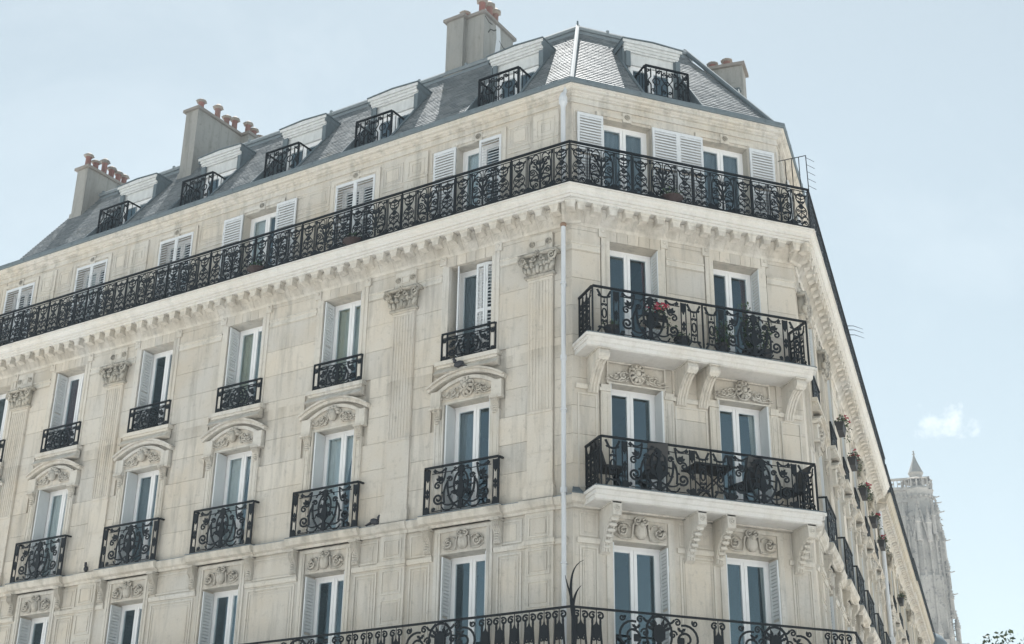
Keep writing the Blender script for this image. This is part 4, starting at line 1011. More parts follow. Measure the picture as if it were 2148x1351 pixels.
# ---- downpipe
mb = MB(); px, py = -.05, -.10
pm_ = T(0, 0, ZO) @ Matrix.Rotation(-BE/2, 4, 'Z')
PX = -.16
mb.tube([(PX, py, -12.0), (PX, py, 2.25)], .045, 12)
for z in (-.55, -3.15, -6.4): mb.tube([(PX, py, z-.05), (PX, py, z+.05)], .062, 12)
for z in (-1.6, 1.0, -4.5): mb.box(PX-.055, PX+.055, py-.055, .03, z-.012, z+.012)
dp_ = add('downpipe', mb.mesh('downpipe', 'pipe', False), B, pm_)
add('pipe_collar', MB().lathe([(.05, 0), (.062, .02), (.065, .06), (.05, .08)], 12, (PX, py, 2.24)).mesh('pipe_collar', 'rust'), dp_, pm_)
mb = MB().tube([(-.17, .05, 3.0), (-.17, .05, 5.15)], .05, 12); mb.lathe([(.05, 5.1), (.09, 5.2), (.09, 5.32), (.055, 5.42), (.02, 5.46)], 12, (-.17, .05, 0)); mb.tube([(-.17, .05, 5.3), (-.12, .12, 5.6)], .04, 8)
add('downpipe', mb.mesh('downpipe', 'pipe'), B, pm_)

# ---- roof
RY0, RZ0, RY1, RZ1 = .12, 5.76, 2.30, 8.76
def ry(z): return RY0 + (z-RZ0)*(RY1-RY0)/(RZ1-RZ0)
def rz(y): return RZ0 + (y-RY0)*(RZ1-RZ0)/(RY1-RY0)
DORM = {'L': [-2.12, -5.58, -8.37, -11.17, -14.17], 'C': [2.48], 'R': [2.4, 5.7, 8.5, 11.3, 14.3]}
DW = .70; DZ = 8.03; DY = 1.25
nrm = Vector((0, -(RZ1-RZ0), (RY1-RY0))).normalized()
def roof_side(key, FM, x0, x1, m0, m1, tiles=True):
    mb = MB(); ds = sorted(DORM[key]); zt = DZ-.1; zf = 6.05
    zd = rz(DY)
    def q(xa, xb, z0, z1, ma=0, mb_=0):
        y0, y1 = ry(z0), ry(z1); n = len(mb.v)
        mb.v += [(xa+ma*y0, y0, z0), (xb-mb_*y0, y0, z0), (xb-mb_*y1, y1, z1), (xa+ma*y1, y1, z1)]; mb.f.append((n, n+1, n+2, n+3))
    last = x0; first = True
    for d in ds:
        q(last, d-DW, RZ0, RZ1, m0 if first else 0, 0); first = False
        q(d-DW, d+DW, zt, RZ1); last = d+DW
    q(last, x1, RZ0, RZ1, m0 if first else 0, m1)
    roof = add('mansard_roof', mb.mesh('mansard_roof', 'zinc'), B, FM)
    if tiles:
        sm = MB(); ex = .112; k = 0; z = RZ0; th = .016
        dzr = ex*(RZ1-RZ0)/math.hypot(RZ1-RZ0, RY1-RY0)
        while z < RZ1-.1:
            z1 = z+dzr; y0, y1 = ry(z), ry(z1+.01); wd = .17
            xa, xb = x0+m0*y0+.06*(m0 > 0), x1-m1*y0-.06*(m1 > 0)
            x = xa - (wd/2 if k % 2 else 0)
            while x < xb:
                a, b_ = max(x+.003, xa), min(x+wd-.003, xb); x += wd
                if b_-a < .02: continue
                skip = False
                for d in ds:
                    if a < d+DW-.02 and b_ > d-DW+.02 and z < zt:
                        if a < d-DW < b_: b_ = d-DW
                        elif a < d+DW < b_: a = d+DW
                        else: skip = True
                if skip or b_-a < .02: continue
                t0 = th*random.uniform(.9, 1.2); o0 = nrm*t0; o1 = nrm*.002; n = len(sm.v); jz = random.uniform(-.002, .002)
                sm.v += [(a, y0+o0.y, z+o0.z+jz), (b_, y0+o0.y, z+o0.z+jz), (b_, y1+o1.y, z1+o1.z), (a, y1+o1.y, z1+o1.z), (a, y0, z+jz), (b_, y0, z+jz)]
                sm.f += [(n, n+1, n+2, n+3), (n+4, n+5, n+1, n), (n+4, n, n+3), (n+5, n+2, n+1)]
            z = z1; k += 1
        s_ = add('slates', sm.mesh('slates', 'slate'), roof, FM); s_['kind'] = 'stuff'
    # ridge trim
    t_ = MB(); t_.mold([(RY1-.10, RZ1-.16), (RY1-.12, RZ1-.15), (RY1-.06, RZ1-.02), (RY1+.02, RZ1-.0), (RY1+.02, RZ1-.05)], x0, x1, m0, m1)
    t_.mold([(RY1-.10, RZ1-.02), (RY1-.13, RZ1+.03), (RY1-.10, RZ1+.08), (RY1+.0, RZ1+.10), (RY1+.3, RZ1+.10), (RY1+.3, RZ1)], x0, x1, m0, m1)
    for i in range(int((x1-x0-RY1*(m0+m1))/1.4)): t_.box(x0+m0*RY1+.7+i*1.4, x0+m0*RY1+.76+i*1.4, RY1-.1, RY1-.04, RZ1+.08, RZ1+.14)
    add('ridge_flashing', t_.mesh('ridge_flashing', 'zincl'), roof, FM)
    return roof
roofL = roof_side('L', FL, -17.55, 0, 0, TB); roofC = roof_side('C', FC, 0, LC, TB, TG); roofR = roof_side('R', FR_, 0, 18.7, TG, 0, False)
# hips
for FM, ox, tt, sg in ((FC, 0, TB, 1), (FC, LC, TG, -1)):
    hp = MB(); a = Vector((ox+sg*tt*RY0, RY0, RZ0)); b_ = Vector((ox+sg*tt*RY1, RY1, RZ1+.12))
    up_ = Vector((0, -.01, .01)); hp.tube([a+up_, b_+up_], .055, 8); d1 = Vector((.10, 0, 0))
    if ox == 0: hp.tube([b_, b_+Vector((0, 0, .16))], .03, 6, .02)
    add('hip_flashing', hp.mesh('hip_flashing', 'zinc'), B, FM)
# flat zinc top
top = MB(); P3 = lambda FM, x, y, z: tuple(FM @ Vector((x, y, z)))
pts = [P3(FL, -17.55, RY1, RZ1+.03), P3(FC, TB*RY1, RY1, RZ1+.03), P3(FC, LC-TG*RY1, RY1, RZ1+.03), P3(FR_, 18.7, RY1, RZ1+.03), P3(FR_, 18.7, 9, RZ1+.3), P3(FC, 2.5, 10, RZ1+.3), P3(FL, -17.55, 9, RZ1+.3)]
top.v += pts; top.f.append(tuple(range(7))); add('flat_zinc_roof', top.mesh('flat_zinc_roof', 'zincl'), B)
pw = MB(); pw.v += [(-17.6, .3, -12), (-17.6, 9, -12), (-17.6, 9, RZ1), (-17.6, RY1, RZ1), (-17.6, .15, RZ0), (-17.6, .15, 5.6)]; pw.f.append((0, 1, 2, 3, 4, 5))
add('party_wall', pw.mesh('party_wall', 'cement'), B, FL)

# dormers
def dormer(FM, cx, small=False):
    M0 = FM @ T(cx, 0, 0)
    def body():
        mb = MB(); yb = ry(DZ)
        for s_ in (1, -1):
            # recess cheek below the slope, zinc cheek above it
            xo, xi = s_*(DW+.012), s_*(DW-.02)
            z0 = RZ0+.02; n = len(mb.v)
            mb.v += [(xi, RY0, z0), (xi, ry(DZ)+.1, z0), (xi, ry(DZ)+.1, DZ), (xi, DY, DZ), (xi, DY, rz(DY))]; mb.f.append((n, n+1, n+2, n+3, n+4))
            n = len(mb.v); mb.v += [(xo, DY, rz(DY)), (xo, ry(DZ), DZ), (xo, DY, DZ)]; mb.f.append((n, n+1, n+2))
            mb.quadhex([(min(xo, xi), DY-.01, 6.6), (max(xo, xi), DY-.01, 6.6), (max(xo, xi), DY+.02, 6.6), (min(xo, xi), DY+.02, 6.6), (min(xo, xi), DY-.01, DZ), (max(xo, xi), DY-.01, DZ), (max(xo, xi), DY+.02, DZ), (min(xo, xi), DY+.02, DZ)])
            # sloping edge strip along the slates
            e0 = Vector((s_*DW, RY0-.015, RZ0+.02)); e1 = Vector((s_*DW, ry(rz(DY)+.15)-.015, rz(DY)+.17)); mb.tube([e0, e1], .028, 6)
        mb.box(-DW, DW, RY0+.05, DY+.3, RZ0+.0, RZ0+.05)
        for a, za, b2, zb in ((-DW-.06, DZ-.075, 0, DZ-.03), (0, DZ-.03, DW+.06, DZ-.075)):
            mb.quadhex([(a, DY-.145, za), (b2, DY-.145, zb), (b2, ry(DZ)+.05, zb), (a, ry(DZ)+.05, za), (a, DY-.145, za+.022), (b2, DY-.145, zb+.022), (b2, ry(DZ)+.05, zb+.022), (a, ry(DZ)+.05, za+.022)])
        for s_ in (1, -1):
            x0_, x1_ = sorted((s_*(DW+.0), s_*(DW+.045))); mb.quadhex([(x0_, DY-.10, 7.80), (x1_, DY-.10, 7.86), (x1_, ry(7.86)+.02, 7.86), (x0_, ry(7.8)+.02, 7.80), (x0_, DY-.10, DZ-.08), (x1_, DY-.10, DZ-.08), (x1_, ry(DZ)+.02, DZ-.08), (x0_, ry(DZ)+.02, DZ-.08)])
        return mb.mesh('dormer', 'zinc')
    o = add('dormer', cached('dormb', body), B, M0)
    def hood():
        mb = MB(); w_ = DW+.04
        def lay(y, z0, za, zb, ww):   # layer with a slightly raised middle
            mb.prism([(-ww, z0), (ww, z0), (ww, za), (0, zb), (-ww, za)], y, DY+.1)
        lay(DY-.02, 7.70, 7.76, 7.76, w_-.07); lay(DY-.05, 7.75, 7.82, 7.82, w_-.05); lay(DY-.08, 7.82, 7.90, 7.93, w_-.03); lay(DY-.12, 7.88, DZ-.08, DZ-.04, w_-.0)
        mb.box(-.58, .58, DY+.03, DY+.1, 7.42, 7.705)
        mb.box(-.58, .58, DY+.0, DY+.1, 7.38, 7.425)
        return mb.mesh('dormer_hood', 'dormer')
    add('dormer_hood', cached('hood', hood), o, M0)
    def cheeks():
        mb = MB()
        mb.box(.57, DW-.03, DY+.0, DY+.08, RZ0+.1, 7.70); mb.box(.60, DW+.01, DY-.05, DY+.0, 7.3, 7.70)
        return mb.mesh('dormer_post', 'zinc')
    add('dormer_post', cached('dpost', cheeks), o, M0); add('dormer_post', cached('dpost', cheeks), o, M0 @ T(-1.237, 0, 0))
    wf, ca, pa, ro = cached(('win', 1.14, 1.56), lambda: mk_window(1.14, 1.56))
    Mw = M0 @ T(0, DY+.05, 5.83)
    add('window_frame', wf, o, Mw); add('room_interior', ro, o, Mw @ Matrix.Diagonal((.42, .5, 1, 1)))
    for s_, Mx in ((1, Mw @ T(-.515, 0, 0)), (-1, Mw @ T(.515, 0, 0) @ Matrix.Scale(-1, 4, (1, 0, 0)))):
        add('casement', ca, o, Mx); add('pane', pa, o, Mx)
    # railing
    def rl():
        H = .72; w_ = .525; mb = rail_bars(-w_, w_, H, (-w_, w_))
        for s_ in (1, -1):
            mb.box(s_*w_-.018, s_*w_+.018, .02, .62, H-.012, H+.018); mb.box(s_*w_-.01, s_*w_+.01, .011, .3, .0, .02)
            for k in range(3): mb.box(s_*w_-.006, s_*w_+.006, .14+k*.15, .152+k*.15, .1+.16*k, H)
        for s_ in (1, -1):
            f = (lambda p: p) if s_ == 1 else mir
            mb.ribbon(f([(.13, H-.05), (.13, .46), (.06, .36), (.13, .26), (.13, .02)]), .014); mb.ribbon(f([(.39, H-.05), (.39, .46), (.46, .36), (.39, .26), (.39, .02)]), .014); mb.ribbon(f([(.0, .02), (.0, H-.02)]), .010); mb.ribbon(f([(.26, .02), (.26, H-.02)]), .010)
            mb.ribbon(f(spiral(.07, .12, .05, 1.2, 0, 1, 10)), .012); mb.ribbon(f(spiral(.33, .12, .05, 1.2, 0, 1, 10)), .012); mb.ribbon(f(spiral(.07, H-.13, .05, 1.2, 0, -1, 10)), .012); mb.ribbon(f([(.49, .02), (.49, H)]), .01)
            mb.ribbon(f([(.26-.13, H-.09), (.18, H-.05), (.26, H-.16)]), .012)
            mb.ribbon(f(spiral(.26, .36, .085, 1., 0, 1, 14, .0)), .012); mb.ribbon(f(spiral(.20, H-.12, .045, 1.2, 0, 1, 10)), .012); mb.ribbon(f(spiral(.46, H-.12, .045, 1.2, math.pi, -1, 10)), .012)
            for zz in (.30, .36, .42): mb.ball((f([(.26, zz)])[0][0], 0, zz), .022, .012, .022, 6, 4)
            mb.prism(f([(.25, .18), (.27, .18), (.275, .54), (.245, .54)]), -.008, .008)
            mb.prism(f(leafshape(.46, .2, .14, .06, 1.5)), -.006, .006); mb.prism(f(leafshape(.0, .50, .12, .06, 1.57)), -.006, .006)
        mb.ribbon(spiral(0, .36, .05, 1., 0, 1, 12, .0), .012)
        return mb.mesh('railing', 'iron')
    add('railing', cached('drail', rl), o, M0 @ T(0, .50, 6.16))
    return o
for cx in DORM['L']: dormer(FL, cx)
for cx in DORM['C']: dormer(FC, cx)
for cx in DORM['R']: dormer(FR_, cx)

# chimneys
potm = lambda: MB().lathe([(.10, 0), (.095, .03), (.085, .10), (.08, .42), (.09, .44), (.085, .47)], 12).mesh('chimney_pot', 'pot', True)
def mk_potcap():
    mb = MB(); mb.lathe([(.095, .45), (.14, .48), (.145, .52), (.10, .55), (.06, .60), (.02, .62)], 12)
    for q in range(6): mb.ball((.14*math.cos(q*1.047), .14*math.sin(q*1.047), .50), .022, .022, .03, 5, 4)
    return mb.mesh('pot_cap', 'potcap', True)
def chimney(FM, boxes, ztop, zbot, pots, mat='cement'):
    mb = MB(); cp = MB()
    for i, (x0, x1, y0, y1) in enumerate(boxes):
        e = .002*i
        mb.box(x0, x1, y0, y1, zbot+e, ztop-.08-e)
        cp.box(x0-.07+e, x1+.07-e, y0-.07+e, y1+.07-e, ztop-.08-e, ztop-e)
        mb.box(x0-.03, x1+.03, y0-.03, y0+.5, zbot, rz(min(y0, RY1))+.14) if i == 0 else None
    o = add('chimney', mb.mesh('chimney', mat), B, FM)
    add('chimney_cap', cp.mesh('chimney_cap', 'potcap'), o, FM)
    a = cached('pot', potm); c = cached('potcap', mk_potcap)
    for x, y, s_ in pots:
        Mx = FM @ T(x, y, ztop-.005) @ Matrix.Diagonal((1, 1, s_, 1)); add('chimney_pot', a, o, Mx); add('pot_cap', c, o, Mx)
    return o
chimney(FL, [(-17.38, -16.95, 1.67, 3.25)], 9.53, 6.5, [(-17.15, 1.80, .85), (-17.15, 2.08, .7), (-17.15, 2.40, 1.05), (-17.15, 2.68, .85), (-17.15, 2.95, .8), (-17.15, 3.18, .8)])
chimney(FL, [(-13.34, -12.88, 1.82, 3.55), (-13.2, -12.6, 3.55, 4.35)], 10.27, 6.6, [(-13.1, 2.1, .75), (-13.1, 2.75, 1.05), (-13.1, 3.13, .8), (-13.1, 3.45, 1.0), (-12.9, 3.8, .95), (-12.9, 4.05, .8), (-12.9, 4.3, .6)])
ch = chimney(FL, [(-4.86, -4.36, 2.26, 3.6), (-4.36, -3.84, 2.40, 3.75)], 10.42, 7.8, [(-4.05, 2.62, 1.0), (-4.05, 2.95, 1.15), (-4.55, 2.6, .6), (-4.1, 3.3, 1.2)])
mb = MB(); mb.ribbon([(3.02, 8.85), (3.0, 9.4), (3.08, 9.95), (3.04, 10.35), (3.04, 10.5)], .10, .03)
mv = [( -3.84-.012+y, x, z) for x, y, z in mb.v]; mb.v = mv
add('white_flue_strip', mb.mesh('white_flue_strip', 'pipe'), ch, FL)
mb = MB()
for pts in (((2.45, 10.3), (2.62, 10.22), (2.78, 10.24)), ((3.1, 9.6), (3.25, 9.5), (3.4, 9.52)), ((2.6, 9.9), (2.7, 10.05), (2.85, 10.1), (2.98, 10.2)), ((3.1, 9.95), (3.3, 9.85), (3.42, 9.88))): mb.ribbon(pts, .018, .006)
mb.v = [(-3.84+y, x, z) for x, y, z in mb.v]
add('cement_cracks', mb.mesh('cement_cracks', 'dark'), ch, FL)
chimney(FR_, [(1.85, 2.35, 1.05, 1.9)], 8.80, 6.2, [(2.1, 1.45, .55), (2.1, 1.8, .5)])
# security frame at the right end of the upper balcony
mb = MB(); y = -ou
for p in (((4.55, 4.50), (5.24, 4.79)), ((5.24, 4.79), (5.25, 3.93)), ((4.72, 4.56), (4.72, 3.95)), ((4.88, 4.63), (4.88, 3.95)), ((5.06, 4.70), (5.06, 3.95))): mb.tube([(p[0][0], y, p[0][1]), (p[1][0], y, p[1][1])], .010, 5)
for k in range(5): mb.tube([(5.24, y, 4.74-k*.17), (5.42, y-.03, 4.66-k*.17)], .006, 4)
add('security_grille', mb.mesh('security_grille', 'iron'), B, FC)
mb = MB()
for x, z in ((7.35, 3.95), (7.5, 3.9), (7.6, 3.8)): mb.tube([(x, -.45, z), (x+.05, -.62, z+.0), (x+.1, -.85, z-.1)], .012, 5, .004)
add('balcony_spikes', mb.mesh('balcony_spikes', 'iron'), B, FR_)

# ------------------------------------------------------------------ neighbouring buildings on the right-hand street
def neighbour(label, s0, s1, ss, pil, dz):
    FM = FR_ @ T(0, 0, dz)
    nb = add('apartment_building'); nb.location = (FR_ @ Vector((s0, 0, -ZO))); WM[nb.name] = Matrix.Translation(nb.location)
    nb.matrix_basis = WM[nb.name]; tag(nb, label, 'building', 'terraced buildings along the right street')
    long_front(nb, FM, 1, s1, ss, pil, near=False, main=False, mat='far', s_begin=s0)
    n = max(1, round((s1-s0)/1.36)); o = add('railing', rail_bars(s0, s1, .93, (), None, None, 0, 0, -ou).mesh('railing', 'iron'), nb, FM @ T(0, 0, 3.01)); wd = (s1-s0)/n
    for i in range(n): add('railing_panel', PU, o, FM @ T(s0+wd*(i+.5), -ou, 3.01) @ Matrix.Diagonal((wd/1.36, 1, 1, 1)))
    mb = MB(); n = len(mb.v)
    mb.v += [(s0, RY0, RZ0), (s1, RY0, RZ0), (s1, RY1, RZ1), (s0, RY1, RZ1), (s0, 9, RZ1+.2), (s1, 9, RZ1+.2), (s0, 9, -12), (s0, .3, -12), (s1, .3, -12), (s1, 9, -12)]
    mb.f += [(0, 1, 2, 3), (3, 2, 5, 4), (0, 3, 4, 6, 7), (1, 8, 9, 5, 2)]
    add('mansard_roof', mb.mesh('mansard_roof', 'slate'), nb, FM)
    hb = cached('smalldormer', lambda: MB().box(-.5, .5, .5, 2.0, 5.8, 7.2).prism([(-.62, 7.2), (.62, 7.2), (.5, 7.45), (0, 7.62), (-.5, 7.45)], .35, 2.0).mesh('dormer', 'dormer'))
    for s in ss: add('dormer', hb, nb, FM @ T(s, 0, 0))
    mb = rail_bars(s0, s1, .93, (), None, None, 0, 0, -.67)
    add('balcony_slab', MB().mold(SLABB, s0, s1).mesh('balcony_slab', 'far'), nb, FM)
    ro = add('railing', mb.mesh('railing', 'iron'), nb, FM @ T(0, 0, -6.345))
    for s in ss: add('medallion_panel', CA['md'], ro, FM @ T(s, -.67, -6.345))
    return nb
neighbour('second house along the right street, its cornice starting past the red flower boxes', 18.95, 33.0, [21.2, 24.2, 27.2, 30.6], [(19.6, .31), (22.7, .31), (28.9, .31), (32.3, .31)], -.18)
neighbour('farthest terraced building at the end of the right street, nearest the green dome', 33.05, 62.0, [35.2, 38.2, 41.2, 44.2, 47.2, 50.2, 53.2, 56.2, 59.2], [(33.8, .31), (39.7, .31), (45.7, .31), (51.7, .31), (60.9, .31)], .05)
# white downpipe of the second house
mb = MB(); mb.tube([(19.0, -.12, -12), (19.0, -.12, 2.2)], .07, 8); mb.box(18.88, 19.12, -.22, 0, -2.2, -1.9)
add('downpipe', mb.mesh('downpipe', 'pipe'), bpy.data.objects['apartment_building.001'], FR_)
# corbelled consoles under the R string course are longer near the corner
# green domed roof turret
def at(az, el, D):
    a = R(az); return Vector((-9.38+D*math.sin(a), -22.592+D*math.cos(a), 1.6+D*math.tan(R(el))))
p = at(36.62, 10.15, 74)
mb = MB(); mb.lathe([(.95, 0), (.95, p.z-.9), (1.05, p.z-.8), (1.05, p.z-.55), (.90, p.z-.5)], 16)
o = add('roof_turret', mb.mesh('turret_wall', 'far'), None, T(p.x, p.y, 0)); o.name = 'roof_turret'
tag(o, 'round roof turret with grey-green zinc dome at the end of the right street', 'turret')
WM['roof_turret'] = T(p.x, p.y, 0)
add('dome', MB().lathe([(.92, -.5), (.95, -.1), (.88, .28), (.66, .60), (.34, .78), (.0, .83)], 20).mesh('dome', 'zinc', True), o, T(p.x, p.y, p.z))
add('finial', MB().lathe([(.30, .72), (.32, .80), (.12, .9), (.02, 1.0)], 10).mesh('finial', 'white', True), o, T(p.x, p.y, p.z))

# ------------------------------------------------------------------ gothic tower far behind
DT = 172.0; ta = R(36.8)
FT = Matrix(((math.cos(ta), math.sin(ta), 0, -9.38+DT*math.sin(ta)), (-math.sin(ta), math.cos(ta), 0, -22.592+DT*math.cos(ta)), (0, 0, 1, 0), (0, 0, 0, 1)))
TW = add('gothic_tower', None, None, FT); tag(TW, 'tall pale gothic bell tower with balustrade and pointed corner turret, hazy behind the right street', 'tower')
mb = MB(); mb.box(-9.0, 1.1, .6, 10.5, 0, 50.4); mb.box(-9.2, 1.3, .4, 10.7, 50.4, 50.8); mb.box(-9.0, 1.2, .5, 10.6, 50.8, 51.9)
add('shaft', mb.mesh('shaft', 'tower'), TW, FT)
mb = MB(); mb.lathe([(2.9, 0), (2.9, 32.6), (3.1, 32.8), (3.1, 33.3), (2.45, 33.6), (2.4, 41), (2.15, 41.4), (2.1, 48.9), (1.9, 49.6), (1.75, 50.4), (1.75, 51.4), (1.85, 51.9)], 8, (0, 1.6, 0))
add('corner_buttress', mb.mesh('corner_buttress', 'tower'), TW, FT)
mb = MB()
for x in [-8.6+.62*i for i in range(11)]:
    mb.box(x-.13, x+.13, .25, .65, 20, 47.2)
    for k in range(34): mb.ball((x, .25, 22+k*.75), .16, .12, .12, 5, 3)
for cx in [-8.29+.62*i for i in range(10)]:
    mb.prism([(cx-.2, 47.0), (cx+.2, 47.0), (cx, 48.1)], .35, .65)
for i in range(9):
    q = math.pi + math.pi*i/8; c_, s_ = math.cos(q), math.sin(q)
    mb.tube([(2.35*c_, 1.6+2.35*s_, 33.5), (2.2*c_, 1.6+2.2*s_, 48.4)], .17, 4); mb.tube([(2.95*c_, 1.6+2.95*s_, 15), (2.95*c_, 1.6+2.95*s_, 32.4)], .2, 4)
    for k in range(20): mb.ball((2.5*c_, 1.6+2.5*s_, 34+k*.75), .13, .13, .13, 5, 3)
for cx, w_, y in ((-4.9, 1.9, .2), (-.1, .85, -.75), (-1.55, .5, .0), (1.3, .5, -.35)):      # crocketed gables
    for s_ in (1, -1): mb.tube([(cx+s_*w_, y, 45.4), (cx, y, 49.6 if w_ > .6 else 47.8)], .16, 5)
    for k in range(7):
        for s_ in (1, -1): mb.ball((cx+s_*w_*(1-k/7), y-.08, 45.5+k/7*(4.1 if w_ > .6 else 2.3)), .17, .16, .2, 5, 4)
    mb.ball((cx, y, 50.0 if w_ > .6 else 48.2), .25, .2, .35, 6, 4)
for i in range(22): mb.ball((-8.8+i*.46, .42, 51.3), .19, .12, .24, 6, 4)
for i in range(10):
    q = math.pi + math.pi*i/9; mb.ball((1.8*math.cos(q), 1.6+1.8*math.sin(q), 51.0), .2, .2, .26, 6, 4)
r_ = add('tracery', mb.mesh('tracery', 'tower'), TW, FT); r_['kind'] = 'stuff'
mb = MB()                                   # balustrade with pierced panels
for z0, z1 in ((51.9, 52.3), (53.2, 53.45)): mb.box(-9.3, 1.55, .2, .55, z0, z1); mb.box(1.3, 1.6, .2, 10.6, z0, z1)
for i in range(24): x = -9.1+i*.45; mb.box(x, x+.10, .28, .48, 52.3, 53.2); mb.ball((x+.28, .38, 52.75), .17, .08, .2, 6, 4) if i % 2 else None
for z0, z1 in ((51.7, 52.3), (53.2, 53.4)): mb.lathe([(1.75, z0), (1.95, (z0+z1)/2), (1.75, z1)], 8, (0, 1.6, 0))
for i in range(16): q = math.pi*2*i/16; mb.tube([(1.75*math.cos(q), 1.6+1.75*math.sin(q), 52.3), (1.75*math.cos(q), 1.6+1.75*math.sin(q), 53.2)], .09, 5)
for i in range(9): q = math.pi + math.pi*i/8; mb.ball((1.78*math.cos(q), 1.6+1.78*math.sin(q), 52.8), .12, .12, .16, 6, 4)
add('balustrade', mb.mesh('balustrade', 'tower'), TW, FT)
tu = add('corner_turret', MB().lathe([(.78, 52), (.78, 54.1), (.9, 54.2), (.9, 54.4)], 12, (0, 1.6, 0)).mesh('corner_turret', 'tower'), TW, FT)
add('turret_roof', MB().lathe([(.95, 54.35), (.6, 55.2), (.3, 55.95), (.10, 56.6), (.08, 56.75), (.22, 56.85), (.06, 57.0), (.06, 57.1), (.14, 57.2), (.03, 57.35)], 12, (0, 1.6, 0)).mesh('turret_roof', 'cement'), tu, FT)
def mk_pinn():
    mb = MB(); mb.lathe([(.30, 0), (.28, 2.2), (.40, 2.3), (.34, 2.45), (.02, 4.3)], 6)
    for k in range(5):
        for q in range(4): r_ = .34*(1-k/5.2); mb.ball((r_*math.cos(q*1.571), r_*math.sin(q*1.571), 2.6+k*.33), .10, .10, .08, 5, 4)
    mb.ball((0, 0, 4.35), .12, .12, .12, 6, 4)
    return mb.mesh('pinnacle', 'tower')
pin = mk_pinn()
for x, y, z in ((2.0, .9, 46.6), (2.35, 1.4, 43.2), (2.5, 1.6, 39.8), (2.55, .9, 36.0), (2.9, 1.4, 32.6), (3.0, .6, 29.0), (-1.9, .0, 46.2), (1.5, -.3, 46.0), (-1.2, -.5, 31.8), (.9, -1.3, 31.6), (2.1, -.6, 31.2), (-.3, -1.0, 45.2), (.9, -.9, 45.0)):
    add('pinnacle', pin, TW, FT @ T(x, y, z))
def mk_garg():
    mb = MB(); mb.tube([(0, 0, 0), (.5, 0, .05), (.95, 0, .02), (1.25, 0, .10)], .14, 6, .08); mb.ball((1.25, 0, .12), .16, .1, .1, 6, 4); mb.tube([(.3, 0, -.1), (.1, 0, -.5)], .08, 5)
    return mb.mesh('gargoyle', 'tower')
gg = mk_garg()
for x, y, z, a in ((1.5, 1.2, 51.0, 0), (1.7, 1.0, 50.2, 0), (1.9, 1.0, 49.0, -8), (2.2, 1.2, 45.5, 0), (2.3, 1.2, 41.6, 0), (2.35, 1.2, 38.9, 0), (3.0, 1.3, 33.0, 0), (3.1, 1.2, 30.2, 0)):
    add('gargoyle', gg, TW, FT @ T(x, y, z) @ Matrix.Rotation(R(a), 4, 'Z') @ Matrix.Scale(.75, 4))

# ------------------------------------------------------------------ plants, furniture, birds
def leaves(mb, c, rx, ry_, rz_, n, l=.05, droop=0.):
    for _ in range(n):
        while True:
            p = Vector((random.uniform(-1, 1), random.uniform(-1, 1), random.uniform(-1, 1)))
            if p.length < 1: break
        q = Vector((c[0]+p.x*rx, c[1]+p.y*ry_, c[2]+p.z*rz_))
        d = Vector((random.uniform(-1, 1), random.uniform(-1, 1), random.uniform(-.7, .8)-droop)).normalized()
        s_ = d.cross(Vector((random.uniform(-1, 1), random.uniform(-1, 1), random.uniform(-1, 1)))).normalized(); ll = l*random.uniform(.6, 1.3)
        n0 = len(mb.v); m_ = q+d*ll*.5; nn = d.cross(s_)*ll*.08
        mb.v += [tuple(q), tuple(m_+s_*ll*.28+nn), tuple(q+d*ll), tuple(m_-s_*ll*.28+nn)]; mb.f += [(n0, n0+1, n0+2), (n0, n0+2, n0+3)]
def petals(mb, c, r, n=5):
    for _ in range(n): mb.ball((c[0]+random.uniform(-r, r), c[1]+random.uniform(-r, r), c[2]+random.uniform(-r, r)*.7), r*.55, r*.55, r*.4, 5, 4)
def flowerbox(FM, x, y, z, label, group, wd=.55, trail=0, blooms=7):
    M0 = FM @ T(x, y, z); o = add('flower_box', None, None, M0); tag(o, label, 'planter', group)
    mb = MB(); a = wd/2
    mb.quadhex([(-a+.03, -.07, -.17), (a-.03, -.07, -.17), (a-.03, .07, -.17), (-a+.03, .07, -.17), (-a, -.10, .03), (a, -.10, .03), (a, .10, .03), (-a, .10, .03)]); mb.box(-a-.01, a+.01, -.11, .11, .01, .035)
    add('box', mb.mesh('box', 'planter'), o, M0)
    lm = MB(); leaves(lm, (0, -.03, .10), a, .16, .12, 150, .07)
    for _ in range(trail): leaves(lm, (random.uniform(-a, a), -.14, -.10), .12, .10, .25, 30, .06)
    add('foliage', lm.mesh('foliage', 'leaf'), o, M0)
    fm = MB()
    for _ in range(blooms): petals(fm, (random.uniform(-a, a), random.uniform(-.22, .05), random.uniform(.10, .24)), .035)
    add('blooms', fm.mesh('blooms', 'red'), o, M0)
    return o
GB = 'geranium boxes on the window railings of the right street front'
for i, (s, lb) in enumerate(((5.718, 'dark box of bright red geraniums nearest the corner on the right street front'), (8.512, 'red geranium box second from the corner, on the next window railing down the street'),
        (11.284, 'geranium box third from the corner with pale trailing stems'), (14.264, 'geranium box fourth from the corner on the right street front'), (17.0, 'geranium box fifth from the corner beside the second house pipe'))):
    flowerbox(FR_, s-.28, -.24, .56, lb, GB, .62, 3 if i == 2 else 1)
flowerbox(FR_, 24.2, -.24, .38, 'leafy dark planter on a railing of the second house, without red flowers', GB, .55, 0, 1)
# planter with red cloth-like blooms on the upper corner balcony
fb = flowerbox(FC, 1.50, -.52, .34, 'planter of crimson blooms hung inside the upper corner balcony', None, .46, 1, 16)
mb = MB(); mb.box(-.27, .24, -.10, .10, -.16, -.02); add('pale_trough', mb.mesh('pale_trough', 'trim'), fb, FC @ T(1.48, -.50, .33))
